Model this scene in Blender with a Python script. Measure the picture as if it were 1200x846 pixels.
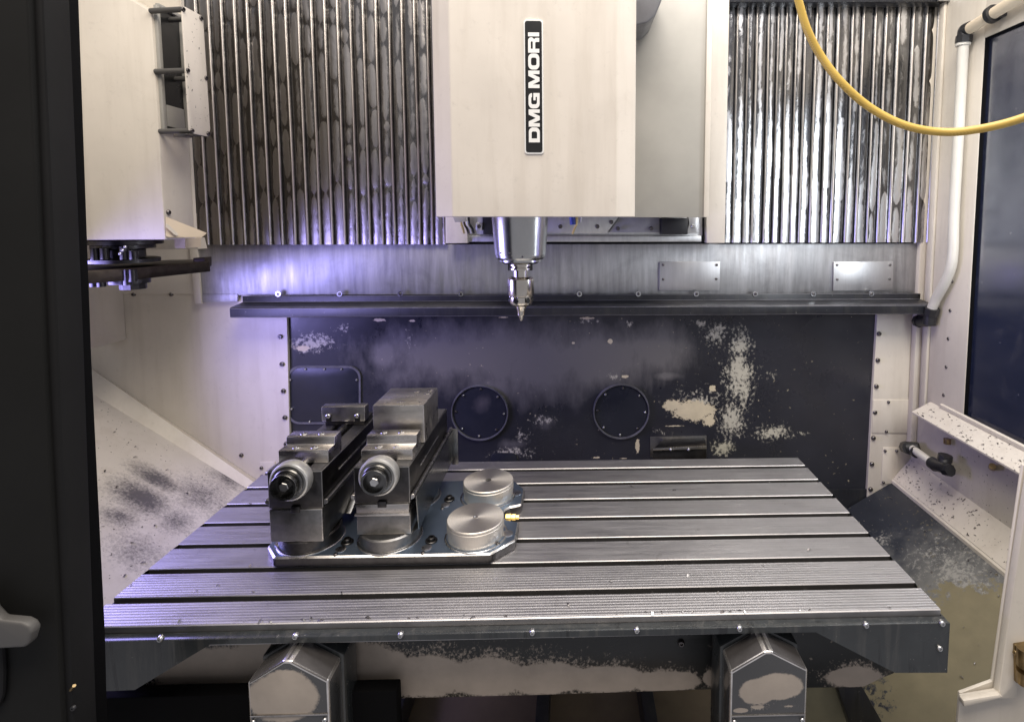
import bpy, bmesh, math, random
from mathutils import Vector, Matrix
from math import radians, sin, cos, pi, atan, tan

random.seed(7)
sc = bpy.context.scene
C = sc.collection
for o in list(bpy.data.objects):
    bpy.data.objects.remove(o)

# ------------------------------------------------------------------ camera
# world: x right, y into the machine, z up; z = 0 is the top of the machine table
F, CX, CY, H = 630.0, 688.0, 305.0, 0.633          # focal length / principal point in 1200x846 pixels, eye height
PITCH, YAW = atan((CY - 255.0) / F), radians(1.64)
fwd = Vector((sin(YAW) * cos(PITCH), cos(YAW) * cos(PITCH), -sin(PITCH)))
rgt = Vector((cos(YAW), -sin(YAW), 0))
upv = rgt.cross(fwd)
EYE = Vector((0, 0, H))
cam = bpy.data.objects.new('camera', bpy.data.cameras.new('camera'))
C.objects.link(cam)
m3 = Matrix((rgt, upv, -fwd)).transposed()
cam.matrix_world = Matrix.Translation(EYE) @ m3.to_4x4()
cam.data.sensor_width = 36.0
cam.data.lens = F / 1200.0 * 36.0
cam.data.shift_x = (600 - CX) / 1200.0
cam.data.shift_y = (CY - 423) / 1200.0
cam.data.clip_start = 0.05
cam.data.clip_end = 100
sc.camera = cam

# ------------------------------------------------------------------ light
world = bpy.data.worlds.new('World')
sc.world = world
world.use_nodes = True
bgn = world.node_tree.nodes['Background']
bgn.inputs[0].default_value = (0.93, 0.92, 1.0, 1)
bgn.inputs[1].default_value = 0.40
sc.view_settings.view_transform = 'Standard'
sc.view_settings.look = 'None'
sc.view_settings.exposure = 0.0
sc.view_settings.gamma = 1.0


def area(name, loc, target, sx, sy, power, col):
    l = bpy.data.lights.new(name, 'AREA')
    l.shape = 'RECTANGLE'
    l.size, l.size_y = sx, sy
    l.energy = power
    l.color = col
    o = bpy.data.objects.new(name, l)
    C.objects.link(o)
    o.location = loc
    d = Vector(target) - Vector(loc)
    o.rotation_euler = d.to_track_quat('-Z', 'Y').to_euler()
    return o


area('hall_light', (0.1, -0.45, 3.0), (0.0, 1.5, 0.15), 2.6, 1.2, 96, (1.0, 0.89, 0.76))
area('cabin_lamp', (1.12, 1.0, 0.72), (0.3, 1.75, 0.55), 0.16, 0.66, 4.6, (0.90, 0.95, 1.0))
bl_ = area('blue_cabin_lamp', (-1.21, 1.17, 0.33), (-0.20, 1.50, 0.12), 0.42, 0.40, 6.5, (0.40, 0.36, 1.0))
bl_.data.spread = radians(135)
area('roof_lamp', (0.25, 1.0, 1.7), (0.25, 1.1, 0.0), 1.5, 0.3, 17, (1.0, 0.96, 0.93))


# ------------------------------------------------------------------ helpers
def ray(x, y):
    return fwd + rgt * ((x - CX) / F) + upv * ((CY - y) / F)


def Py(x, y, Y):
    d = ray(x, y)
    return EYE + d * (Y / d.y)


def Px(x, y, X):
    d = ray(x, y)
    return EYE + d * (X / d.x)


def Pz(x, y, Z):
    d = ray(x, y)
    return EYE + d * ((Z - H) / d.z)


def tag(o, label=None, cat=None, group=None, kind=None):
    if label: o['label'] = label
    if cat: o['category'] = cat
    if group: o['group'] = group
    if kind: o['kind'] = kind
    return o


def thing(name, label, cat, loc, group=None):
    o = bpy.data.objects.new(name, None)
    C.objects.link(o)
    o.location = loc
    o.empty_display_size = 0.05
    return tag(o, label, cat, group)


def wloc(o):
    v = Vector(o.location)
    return v


def obj(name, bm, mat, parent=None, smooth=30, kind=None):
    me = bpy.data.meshes.new(name)
    bmesh.ops.recalc_face_normals(bm, faces=bm.faces[:])
    bm.to_mesh(me)
    bm.free()
    if mat: me.materials.append(mat)
    if smooth:
        me.polygons.foreach_set('use_smooth', [True] * len(me.polygons))
        me.set_sharp_from_angle(angle=radians(smooth))
    o = bpy.data.objects.new(name, me)
    C.objects.link(o)
    if parent:
        o.parent = parent
        # meshes are written in world coordinates
        root = parent
        while root.parent: root = root.parent
        if root == parent:
            o.matrix_parent_inverse = Matrix.Translation(-Vector(parent.location))
    if kind: o['kind'] = kind
    return o


def nb():
    return bmesh.new()


def bevel_all(bm, w, seg=2, ang=25, mat=-1):
    if w <= 0: return
    bmesh.ops.recalc_face_normals(bm, faces=bm.faces[:])
    bm.normal_update()
    es = []
    for e in bm.edges:
        if len(e.link_faces) == 2 and e.calc_face_angle(0) > radians(ang):
            es.append(e)
    bmesh.ops.bevel(bm, geom=es, offset=w, segments=seg, affect='EDGES', profile=0.5, clamp_overlap=True, material=mat)


def box(bm, x0, x1, y0, y1, z0, z1):
    vs = [bm.verts.new((x, y, z)) for z in (z0, z1) for y in (y0, y1) for x in (x0, x1)]
    for f in ((0, 2, 3, 1), (4, 5, 7, 6), (0, 1, 5, 4), (1, 3, 7, 5), (3, 2, 6, 7), (2, 0, 4, 6)):
        bm.faces.new([vs[i] for i in f])
    return vs


def boxo(name, x0, x1, y0, y1, z0, z1, mat, parent=None, bev=0.0015, edge=None):
    bm = nb()
    box(bm, x0, x1, y0, y1, z0, z1)
    bevel_all(bm, bev, 2, 25, 1 if edge else -1)
    o = obj(name, bm, mat, parent)
    if edge: o.data.materials.append(edge)  # paler bevel material, edge highlights put into colour
    return o


def prism(bm, pts, vec):
    """closed polygon pts (Vectors) extruded along vec"""
    a = [bm.verts.new(p) for p in pts]
    b = [bm.verts.new(Vector(p) + Vector(vec)) for p in pts]
    n = len(pts)
    bm.faces.new(a)
    bm.faces.new(b[::-1])
    for i in range(n):
        bm.faces.new((a[i], a[(i + 1) % n], b[(i + 1) % n], b[i]))
    return a + b


def prismo(name, pts, vec, mat, parent=None, bev=0.0015, seg=2):
    bm = nb()
    prism(bm, [Vector(p) for p in pts], vec)
    bevel_all(bm, bev, seg)
    return obj(name, bm, mat, parent)


def pxprism(name, px, Y, depth, mat, parent=None, bev=0.0015):
    return prismo(name, [Py(x, y, Y) for x, y in px], (0, depth, 0), mat, parent, bev)


def loft(bm, rings, close=True, cap=True):
    R = [[bm.verts.new(p) for p in r] for r in rings]
    n = len(R[0])
    for i in range(len(R) - 1):
        for j in range(n if close else n - 1):
            k = (j + 1) % n
            bm.faces.new((R[i][j], R[i][k], R[i + 1][k], R[i + 1][j]))
    if cap and close:
        bm.faces.new(R[0][::-1])
        bm.faces.new(R[-1])


def lathe(bm, c, prof, axis=(0, 0, 1), seg=48, cap=True):
    """prof: list of (r, h) along axis from c"""
    ax = Vector(axis).normalized()
    u = ax.orthogonal().normalized()
    v = ax.cross(u)
    c = Vector(c)
    loft(bm, [[c + ax * h + (u * cos(2 * pi * i / seg) + v * sin(2 * pi * i / seg)) * max(r, 1e-5) for i in range(seg)] for r, h in prof], True, cap)


def latheo(name, c, prof, mat, parent=None, axis=(0, 0, 1), seg=48, smooth=30):
    bm = nb()
    lathe(bm, c, prof, axis, seg)
    return obj(name, bm, mat, parent, smooth)


def spline(pts, n=8):
    pts = [Vector(p) for p in pts]
    out = []
    for i in range(len(pts) - 1):
        p0 = pts[max(i - 1, 0)]; p1 = pts[i]; p2 = pts[i + 1]; p3 = pts[min(i + 2, len(pts) - 1)]
        for k in range(n):
            t = k / n
            out.append(0.5 * ((2 * p1) + (p2 - p0) * t + (2 * p0 - 5 * p1 + 4 * p2 - p3) * t * t + (3 * p1 - p0 - 3 * p2 + p3) * t ** 3))
    out.append(pts[-1])
    return out


def tube(bm, pts, r, seg=12, cap=True):
    pts = [Vector(p) for p in pts]
    rings = []
    t0 = (pts[1] - pts[0]).normalized()
    u = t0.orthogonal().normalized()
    for i, p in enumerate(pts):
        a = pts[max(i - 1, 0)]; b = pts[min(i + 1, len(pts) - 1)]
        t = (b - a).normalized()
        u = (u - t * u.dot(t)).normalized()
        v = t.cross(u)
        rr = r[i] if isinstance(r, (list, tuple)) else r
        rings.append([p + (u * cos(2 * pi * k / seg) + v * sin(2 * pi * k / seg)) * rr for k in range(seg)])
    loft(bm, rings, True, cap)


def tubeo(name, pts, r, mat, parent=None, seg=12):
    bm = nb()
    tube(bm, pts, r, seg)
    return obj(name, bm, mat, parent, 40)


_scr = {}


def screw(name, c, r, h, mat, parent, axis=(0, -1, 0), hexa=False):
    """button / socket head screw, dome with a socket recess"""
    key = (round(r, 5), round(h, 5), tuple(axis), mat.name)
    if key not in _scr:
        bm = nb()
        lathe(bm, (0, 0, 0), [(r, -0.001), (r, h * 0.45), (r * 0.9, h * 0.8), (r * 0.68, h), (r * 0.45, h), (r * 0.4, h * 0.45), (0, h * 0.45)], axis, 14)
        me = bpy.data.meshes.new(name)
        bmesh.ops.recalc_face_normals(bm, faces=bm.faces[:])
        bm.to_mesh(me); bm.free()
        me.materials.append(mat)
        me.polygons.foreach_set('use_smooth', [True] * len(me.polygons))
        me.set_sharp_from_angle(angle=radians(35))
        _scr[key] = me
    o = bpy.data.objects.new(name, _scr[key])
    C.objects.link(o)
    if parent:
        o.parent = parent
        if parent.parent is None and parent.type == 'EMPTY':
            o.matrix_parent_inverse = Matrix.Translation(-Vector(parent.location))
    o.location = c
    return o


# ------------------------------------------------------------------ materials
def mk(name):
    m = bpy.data.materials.new(name)
    m.use_nodes = True
    nt = m.node_tree
    return m, nt, nt.nodes['Principled BSDF']


def N(nt, t, **kw):
    n = nt.nodes.new(t)
    for k, v in kw.items(): setattr(n, k, v)
    return n


def L(nt, a, b): nt.links.new(a, b)


def coords(nt, scale=(1, 1, 1)):
    tc = N(nt, 'ShaderNodeTexCoord')
    mp = N(nt, 'ShaderNodeMapping')
    mp.inputs['Scale'].default_value = scale
    L(nt, tc.outputs['Object'], mp.inputs['Vector'])
    return mp.outputs['Vector']


def noise(nt, vec, scale, detail=4, rough=0.6, dist=0.0):
    n = N(nt, 'ShaderNodeTexNoise')
    n.inputs['Scale'].default_value = scale
    n.inputs['Detail'].default_value = detail
    n.inputs['Roughness'].default_value = rough
    n.inputs['Distortion'].default_value = dist
    L(nt, vec, n.inputs['Vector'])
    return n.outputs['Fac']


def ramp(nt, fac, stops, interp='LINEAR'):
    r = N(nt, 'ShaderNodeValToRGB')
    r.color_ramp.interpolation = interp
    e = r.color_ramp.elements
    while len(e) < len(stops): e.new(0.5)
    for i, (p, c) in enumerate(stops):
        e[i].position = p
        e[i].color = (c, c, c, 1) if not hasattr(c, '__len__') else (*c, 1)
    L(nt, fac, r.inputs[0])
    return r.outputs[0]


def mix(nt, fac, a, b, mode='MIX'):
    n = N(nt, 'ShaderNodeMix', data_type='RGBA', blend_type=mode)
    for s, v in ((0, fac), (6, a), (7, b)):
        if hasattr(v, 'is_output') or isinstance(v, bpy.types.NodeSocket): L(nt, v, n.inputs[s])
        elif s == 0: n.inputs[s].default_value = v
        else: n.inputs[s].default_value = (*v, 1)
    return n.outputs[2]


def mth(nt, op, a, b=None, c=None):
    n = N(nt, 'ShaderNodeMath', operation=op)
    for i, v in enumerate((a, b, c)):
        if v is None: continue
        if isinstance(v, bpy.types.NodeSocket): L(nt, v, n.inputs[i])
        else: n.inputs[i].default_value = v
    return n.outputs[0]


def bump(nt, bs, h, strength=0.2, dist=0.002):
    b = N(nt, 'ShaderNodeBump')
    b.inputs['Strength'].default_value = strength
    b.inputs['Distance'].default_value = dist
    L(nt, h, b.inputs['Height'])
    L(nt, b.outputs[0], bs.inputs['Normal'])


def simple(name, col, rough=0.5, metal=0.0, var=0.12, scale=30, bmp=0.1, coat=0.0):
    m, nt, bs = mk(name)
    v = coords(nt)
    n = noise(nt, v, scale, 5)
    c2 = tuple(max(0, c * (1 - var)) for c in col); c1 = tuple(min(1, c * (1 + var)) for c in col)
    L(nt, ramp(nt, n, [(0.3, c2), (0.7, c1)]), bs.inputs['Base Color'])
    r = ramp(nt, noise(nt, v, scale * 0.4, 4), [(0.3, max(0.03, rough - 0.07)), (0.7, min(1, rough + 0.07))])
    L(nt, r, bs.inputs['Roughness'])
    bs.inputs['Metallic'].default_value = metal
    bs.inputs['Coat Weight'].default_value = coat
    if bmp: bump(nt, bs, noise(nt, v, scale * 8, 3), bmp, 0.0005)
    return m


def blob_field(nt, pos, blobs):
    """max over ellipses of 1 - normalised distance; blobs: (centre, radii, amp)"""
    acc = None
    for c, r, a in blobs:
        s = N(nt, 'ShaderNodeVectorMath', operation='SUBTRACT')
        L(nt, pos, s.inputs[0]); s.inputs[1].default_value = c
        d = N(nt, 'ShaderNodeVectorMath', operation='DIVIDE')
        L(nt, s.outputs[0], d.inputs[0]); d.inputs[1].default_value = r
        ln = N(nt, 'ShaderNodeVectorMath', operation='LENGTH')
        L(nt, d.outputs[0], ln.inputs[0])
        f = mth(nt, 'SUBTRACT', a, ln.outputs['Value'])
        acc = f if acc is None else mth(nt, 'MAXIMUM', acc, f)
    return acc


def cream_paint(name, col=(0.67, 0.62, 0.54), stains=None, speck=0.0, rough=0.42):
    m, nt, bs = mk(name)
    v = coords(nt)
    big = noise(nt, v, 2.2, 5, 0.65)
    c = ramp(nt, big, [(0.32, tuple(x * 0.86 for x in col)), (0.62, col)])
    drip = noise(nt, coords(nt, (14, 14, 1.2)), 2.0, 5, 0.6)
    c = mix(nt, ramp(nt, drip, [(0.48, 0.0), (0.8, 0.42)]), c, tuple(x * q for x, q in zip(col, (0.66, 0.63, 0.59))))
    sm = noise(nt, coords(nt, (3, 3, 1.5)), 3.5, 8, 0.75, 1.6)
    c = mix(nt, ramp(nt, sm, [(0.56, 0.0), (0.74, 0.35)]), c, tuple(x * q for x, q in zip(col, (0.72, 0.70, 0.67))))
    fine = noise(nt, v, 55, 4, 0.7)
    c = mix(nt, ramp(nt, fine, [(0.60, 0.0), (0.78, 0.35)]), c, tuple(x * 0.6 for x in col))
    if stains:
        f = blob_field(nt, v, stains)
        g = mth(nt, 'ADD', f, mth(nt, 'MULTIPLY', mth(nt, 'SUBTRACT', noise(nt, coords(nt, (0.6, 1.5, 1)), 30, 8, 0.8), 0.5), 1.3))
        g = mth(nt, 'ADD', g, mth(nt, 'MULTIPLY', mth(nt, 'SUBTRACT', noise(nt, v, 150, 4, 0.75), 0.5), 1.7))
        c = mix(nt, ramp(nt, g, [(-0.0, 0.0), (0.35, 0.35), (0.9, 0.95)]), c, (0.075, 0.07, 0.08))
    if speck:
        sp = noise(nt, v, 130, 2, 0.5)
        c = mix(nt, ramp(nt, sp, [(0.70 - 0.04 * speck, 0.0), (0.73 - 0.04 * speck, 0.85)]), c, (0.05, 0.045, 0.04))
    L(nt, c, bs.inputs['Base Color'])
    L(nt, ramp(nt, noise(nt, v, 9, 5), [(0.3, rough - 0.1), (0.7, rough + 0.12)]), bs.inputs['Roughness'])
    bump(nt, bs, noise(nt, v, 420, 2), 0.06, 0.0006)
    return m


def dark_worn(name, base=(0.019, 0.020, 0.027), blobs=(), wear=(0.60, 0.55, 0.42), scuffs=(), scuff=(0.13, 0.125, 0.145), rough=0.36, edge=1.5, fscale=26, flecks=0.0, mid=0.22, grains=(), grain_col=(0.46, 0.44, 0.36), gscale=105, gthr=0.5):
    m, nt, bs = mk(name)
    v = coords(nt)
    c = ramp(nt, noise(nt, v, 3.5, 6, 0.6), [(0.3, tuple(x * 0.75 for x in base)), (0.7, tuple(x * 1.35 for x in base))])
    r = ramp(nt, noise(nt, v, 5, 6, 0.65), [(0.35, rough - 0.1), (0.65, rough + 0.14)])
    if scuffs:
        f = blob_field(nt, v, scuffs)
        g = mth(nt, 'ADD', f, mth(nt, 'MULTIPLY', mth(nt, 'SUBTRACT', noise(nt, coords(nt, (1, 1, 0.45)), 14, 7, 0.7), 0.5), 1.5))
        k = ramp(nt, g, [(0.1, 0.0), (0.75, 0.85)])
        c = mix(nt, k, c, scuff)
        r = mix(nt, k, r, (0.6, 0.6, 0.6))
    # fine pale flecks where the coat is chipped
    if flecks:
        fl = mth(nt, 'ADD', noise(nt, v, 85, 3, 0.55), mth(nt, 'MULTIPLY', mth(nt, 'SUBTRACT', noise(nt, v, 4, 4), 0.5), 0.35))
        c = mix(nt, ramp(nt, fl, [(0.74 - flecks, 0.0), (0.78 - flecks, 0.6)]), c, tuple(0.75 * x for x in wear))
    if grains:
        f = blob_field(nt, v, grains)
        n1 = mth(nt, 'SUBTRACT', noise(nt, v, 15, 8, 0.75, 0.8), 0.5)
        n2 = mth(nt, 'SUBTRACT', noise(nt, coords(nt, (1, 1, 0.8)), gscale, 5, 0.75), 0.5)
        g = mth(nt, 'ADD', f, mth(nt, 'ADD', mth(nt, 'MULTIPLY', n1, 1.9), mth(nt, 'MULTIPLY', n2, 3.4)))
        k = ramp(nt, g, [(gthr, 0.0), (gthr + 0.45, 1.0)])
        c = mix(nt, k, c, grain_col)
        r = mix(nt, k, r, (0.55, 0.55, 0.55))
    if blobs:
        f = blob_field(nt, v, blobs)
        nn = mth(nt, 'SUBTRACT', noise(nt, v, fscale, 10, 0.78), 0.5)
        n2 = mth(nt, 'SUBTRACT', noise(nt, v, fscale * 5, 4, 0.7), 0.5)
        g = mth(nt, 'ADD', f, mth(nt, 'ADD', mth(nt, 'MULTIPLY', nn, edge), mth(nt, 'MULTIPLY', n2, edge * 0.8)))
        k = ramp(nt, g, [(mid, 0.0), (mid + 0.1, 1.0)])
        wv = ramp(nt, noise(nt, v, 20, 5), [(0.3, tuple(x * 0.8 for x in wear)), (0.7, wear)])
        c = mix(nt, k, c, wv)
        r = mix(nt, k, r, (0.55, 0.55, 0.55))
        bump(nt, bs, mth(nt, 'SUBTRACT', mth(nt, 'MULTIPLY', noise(nt, v, 300, 2), 0.25), k), 0.35, 0.0006)
    else:
        bump(nt, bs, noise(nt, v, 300, 3), 0.08, 0.0005)
    L(nt, c, bs.inputs['Base Color'])
    L(nt, r, bs.inputs['Roughness'])
    return m


def metal(name, col=(0.55, 0.54, 0.53), rough=0.3, streak=(1, 1, 1), sscale=40, cvar=0.2, rvar=0.12, bmp=0.06, stain=0.0, aniso=0.0):
    m, nt, bs = mk(name)
    v = coords(nt, streak)
    n = noise(nt, v, sscale, 6, 0.65)
    c = ramp(nt, n, [(0.3, tuple(x * (1 - cvar) for x in col)), (0.7, tuple(min(1, x * (1 + cvar)) for x in col))])
    v2 = coords(nt)
    if stain:
        s = noise(nt, v2, 7, 7, 0.7, 0.6)
        c = mix(nt, ramp(nt, s, [(0.48, 0.0), (0.72, stain)]), c, tuple(x * 0.3 for x in col))
    L(nt, c, bs.inputs['Base Color'])
    nr = noise(nt, v, sscale * 0.6, 6, 0.7)
    L(nt, ramp(nt, nr, [(0.3, max(0.03, rough - rvar)), (0.7, rough + rvar)]), bs.inputs['Roughness'])
    bs.inputs['Metallic'].default_value = 1.0
    if aniso: bs.inputs['Anisotropic'].default_value = aniso
    if bmp: bump(nt, bs, n, bmp, 0.0006)
    return m


M_cream = cream_paint('cream_paint')
M_cream_clean = cream_paint('head_paint', (0.69, 0.64, 0.57), rough=0.38)
M_grey_paint = simple('warm_grey_paint', (0.36, 0.35, 0.32), 0.45, 0, 0.1, 6, 0.05)
M_cream_spec = cream_paint('speckled_cream', (0.66, 0.61, 0.54), speck=0.55)
M_navy = dark_worn('navy_paint', flecks=0.0)
M_rim = simple('rim_glint_wear', (0.10, 0.10, 0.115), 0.3, 0, 0.4, 20, 0.05)  # cover rims: highlight put into the colour; drip rail: worn edges
M_black = simple('black_sheet', (0.014, 0.015, 0.02), 0.38, 0, 0.25, 12, 0.06)
M_apron = simple('apron_sheet', (0.030, 0.034, 0.036), 0.27, 0, 0.3, 9, 0.04, 0.3)


def drip_glint_coat(m, pale=0.075):  # pale streaks are painted reflections, dark ones are drips
    nt = m.node_tree; bs = nt.nodes['Principled BSDF']
    src = bs.inputs['Base Color'].links[0].from_socket
    d = noise(nt, coords(nt, (26, 26, 2.2)), 1.6, 6, 0.7, 0.6)
    c = mix(nt, ramp(nt, d, [(0.50, 0.0), (0.68, 0.8)]), src, (pale, pale, pale * 0.95))
    c = mix(nt, ramp(nt, noise(nt, coords(nt, (34, 34, 3)), 1.3, 5, 0.7, 0.4), [(0.58, 0.0), (0.66, 0.8)]), c, (0.008, 0.009, 0.010))
    c = mix(nt, ramp(nt, noise(nt, coords(nt), 120, 3, 0.6), [(0.70, 0.0), (0.74, 0.7)]), c, (0.30, 0.29, 0.27))
    L(nt, c, bs.inputs['Base Color'])


drip_glint_coat(M_apron)
M_screw = metal('dark_screw', (0.16, 0.15, 0.15), 0.33, bmp=0)
M_zinc = metal('zinc_screw', (0.6, 0.6, 0.6), 0.25, bmp=0)
M_plastic = simple('black_plastic', (0.016, 0.016, 0.018), 0.42, 0, 0.2, 40, 0.1)
M_rubber = simple('door_black', (0.0025, 0.0025, 0.003), 0.8, 0, 0.2, 10, 0.05)
M_rubber.node_tree.nodes['Principled BSDF'].inputs['Specular IOR Level'].default_value = 0.1
M_door = simple('door_grey', (0.011, 0.011, 0.0105), 0.7, 0, 0.15, 6, 0.2)
M_door.node_tree.nodes['Principled BSDF'].inputs['Specular IOR Level'].default_value = 0.15
M_door2 = simple('door_edge_grey', (0.012, 0.012, 0.0125), 0.6, 0, 0.15, 6, 0.1)
M_door2.node_tree.nodes['Principled BSDF'].inputs['Specular IOR Level'].default_value = 0.15
M_handle = simple('handle_grey', (0.085, 0.082, 0.078), 0.55, 0, 0.1, 8, 0.05)
M_dial = metal('dial_metal', (0.42, 0.42, 0.41), 0.38, bmp=0.02)
M_hub = metal('hub_black', (0.13, 0.128, 0.125), 0.26, bmp=0.02)
M_ring = simple('ring_silver', (0.58, 0.575, 0.55), 0.36, 0.75, 0.08, 20, 0.03)
M_pipe = simple('white_pipe', (0.60, 0.58, 0.53), 0.32, 0, 0.05, 10, 0.02)
M_pipe2 = simple('cream_pipe', (0.68, 0.58, 0.44), 0.35, 0, 0.06, 10, 0.02)
M_brass = metal('brass', (0.72, 0.50, 0.16), 0.28, bmp=0)
M_oldbrass = metal('old_brass', (0.34, 0.25, 0.13), 0.38, cvar=0.4)
M_steel = metal('machined_steel', (0.56, 0.55, 0.54), 0.28, (1, 1, 1), 30)
M_chrome = metal('chrome', (0.60, 0.56, 0.50), 0.20, cvar=0.08, rvar=0.05, bmp=0.02)
M_nose = metal('nose_steel', (0.50, 0.50, 0.49), 0.24, (1, 1, 0.3), 14, 0.1, 0.06, 0.01)
M_blackox = metal('black_oxide', (0.075, 0.072, 0.072), 0.34, (1, 1, 1), 60, 0.25, 0.08)
M_vise_base = metal('vise_base_steel', (0.26, 0.255, 0.25), 0.38, (1, 1, 1), 70, 0.2, 0.08)
M_vise_steel = metal('vise_ground_steel', (0.52, 0.495, 0.47), 0.30, (0.5, 4, 4), 40, 0.25, 0.1, 0.05, 0.5)
M_block = metal('block_steel', (0.50, 0.475, 0.44), 0.33, (0.6, 3, 2), 26, 0.22, 0.1, 0.05, 0.55)
M_plate = metal('blue_steel_plate', (0.25, 0.315, 0.41), 0.40, (1, 1, 1), 5, 0.16, 0.10, 0.02)
M_plate_edge = metal('plate_edge', (0.13, 0.125, 0.125), 0.36)
M_edge = metal('bright_edge_glint', (0.62, 0.60, 0.58), 0.32, bmp=0)  # bevel highlights on vise, block and plate put into the colour
M_band = metal('band_stainless', (0.45, 0.45, 0.46), 0.50, (9, 9, 0.8), 6, 0.22, 0.12, 0.06, 0.35)


def bellow_material(name, lit_tone, dark_tone, rough):  # light and dark reflections put into the colour, with some oily residue
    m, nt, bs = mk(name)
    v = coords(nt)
    at = N(nt, 'ShaderNodeAttribute', attribute_name='reflect_tone')
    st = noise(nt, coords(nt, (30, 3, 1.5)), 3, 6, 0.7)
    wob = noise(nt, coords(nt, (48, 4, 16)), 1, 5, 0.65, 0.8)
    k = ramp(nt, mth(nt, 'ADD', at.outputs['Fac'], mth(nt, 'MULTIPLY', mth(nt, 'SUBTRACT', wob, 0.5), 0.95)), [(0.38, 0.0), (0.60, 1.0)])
    c = mix(nt, k, dark_tone, lit_tone)
    c = mix(nt, ramp(nt, st, [(0.42, 0.0), (0.75, 0.5)]), c, tuple(x * 0.5 for x in lit_tone))
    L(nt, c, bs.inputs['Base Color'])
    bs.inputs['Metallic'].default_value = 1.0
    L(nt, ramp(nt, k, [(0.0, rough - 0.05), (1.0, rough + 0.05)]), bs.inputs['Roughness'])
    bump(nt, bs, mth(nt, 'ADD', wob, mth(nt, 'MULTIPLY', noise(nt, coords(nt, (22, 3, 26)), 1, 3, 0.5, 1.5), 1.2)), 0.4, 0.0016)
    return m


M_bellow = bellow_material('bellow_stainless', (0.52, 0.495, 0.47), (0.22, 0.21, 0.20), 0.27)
M_bellow_b = bellow_material('bellow_stainless_lit', (0.74, 0.74, 0.75), (0.15, 0.15, 0.155), 0.28)  # same stainless, lamp brightness put into stronger light and dark tones
M_lip = metal('bellow_lip', (0.60, 0.55, 0.50), 0.40, (3, 3, 0.5), 9, 0.2)
M_access = metal('access_steel', (0.56, 0.56, 0.57), 0.42, (9, 9, 0.8), 6, 0.1, 0.08, 0.03)
M_slide = metal('slide_steel', (0.58, 0.58, 0.58), 0.4, (4, 1, 1), 20, 0.1)
M_arm = metal('arm_brown_steel', (0.075, 0.062, 0.052), 0.42, (1, 3, 3), 20, 0.3)
M_blue = simple('blue_hose', (0.03, 0.06, 0.35), 0.4)
M_yel = simple('cable_yellow', (0.75, 0.6, 0.25), 0.4)
M_white = simple('letter_white', (0.8, 0.8, 0.78), 0.4, 0, 0.02)
M_badge = simple('badge_black', (0.012, 0.012, 0.012), 0.3, 0, 0.1)
M_chip = metal('chip', (0.45, 0.43, 0.42), 0.25)
M_chip_d = simple('dark_chip', (0.05, 0.045, 0.04), 0.5)


def disc_material():
    m, nt, bs = mk('turned_steel')
    v = coords(nt)
    sx = N(nt, 'ShaderNodeSeparateXYZ'); L(nt, v, sx.inputs[0])
    ln = N(nt, 'ShaderNodeVectorMath', operation='LENGTH')
    cb = N(nt, 'ShaderNodeCombineXYZ'); L(nt, sx.outputs[0], cb.inputs[0]); L(nt, sx.outputs[1], cb.inputs[1])
    L(nt, cb.outputs[0], ln.inputs[0])
    ring = N(nt, 'ShaderNodeTexNoise', noise_dimensions='1D')
    ring.inputs['Scale'].default_value = 900; ring.inputs['Detail'].default_value = 3
    L(nt, ln.outputs['Value'], ring.inputs['W'])
    L(nt, ramp(nt, ring.outputs['Fac'], [(0.3, (0.70, 0.66, 0.60)), (0.7, (0.82, 0.78, 0.72))]), bs.inputs['Base Color'])
    bs.inputs['Metallic'].default_value = 1
    bs.inputs['Roughness'].default_value = 0.46
    bs.inputs['Anisotropic'].default_value = 0.6
    tg = N(nt, 'ShaderNodeTangent', direction_type='RADIAL', axis='Z')
    L(nt, tg.outputs[0], bs.inputs['Tangent'])
    bump(nt, bs, ring.outputs['Fac'], 0.1, 0.0003)
    return m


M_disc = disc_material()


def table_material():
    m, nt, bs = mk('table_cast_steel')
    v = coords(nt, (0.9, 60, 1))
    n = noise(nt, v, 6, 7, 0.7)
    v0 = coords(nt)
    big = noise(nt, v0, 3.0, 6, 0.65, 0.4)
    c = ramp(nt, n, [(0.28, (0.42, 0.41, 0.415)), (0.72, (0.66, 0.645, 0.65))])
    c = mix(nt, ramp(nt, big, [(0.42, 0.0), (0.7, 0.5)]), c, (0.34, 0.33, 0.335))
    spots = noise(nt, coords(nt, (1, 1.6, 1)), 17, 7, 0.75, 1.2)
    c = mix(nt, ramp(nt, spots, [(0.60, 0.0), (0.72, 0.55)]), c, (0.24, 0.225, 0.22))
    scr = noise(nt, coords(nt, (40, 3, 1)), 4, 6, 0.8, 1.5)
    c = mix(nt, ramp(nt, scr, [(0.66, 0.0), (0.72, 0.5)]), c, (0.72, 0.71, 0.71))
    L(nt, c, bs.inputs['Base Color'])
    bs.inputs['Metallic'].default_value = 1
    L(nt, ramp(nt, noise(nt, coords(nt, (1.5, 20, 1)), 5, 6, 0.7), [(0.3, 0.40), (0.7, 0.56)]), bs.inputs['Roughness'])
    # milling lines along x, strongest on the two front strips
    sx = N(nt, 'ShaderNodeSeparateXYZ'); L(nt, v0, sx.inputs[0])
    w = mth(nt, 'SINE', mth(nt, 'MULTIPLY', sx.outputs[1], 2 * pi / 0.0062))
    near = ramp(nt, mth(nt, 'DIVIDE', mth(nt, 'SUBTRACT', sx.outputs[1], 0.80), 0.2), [(0.45, 1.0), (0.8, 0.06)])
    h = mth(nt, 'ADD', mth(nt, 'MULTIPLY', mth(nt, 'MULTIPLY', w, near), 0.5), mth(nt, 'MULTIPLY', n, 0.8))
    bump(nt, bs, h, 0.5, 0.0008)
    return m


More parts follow.
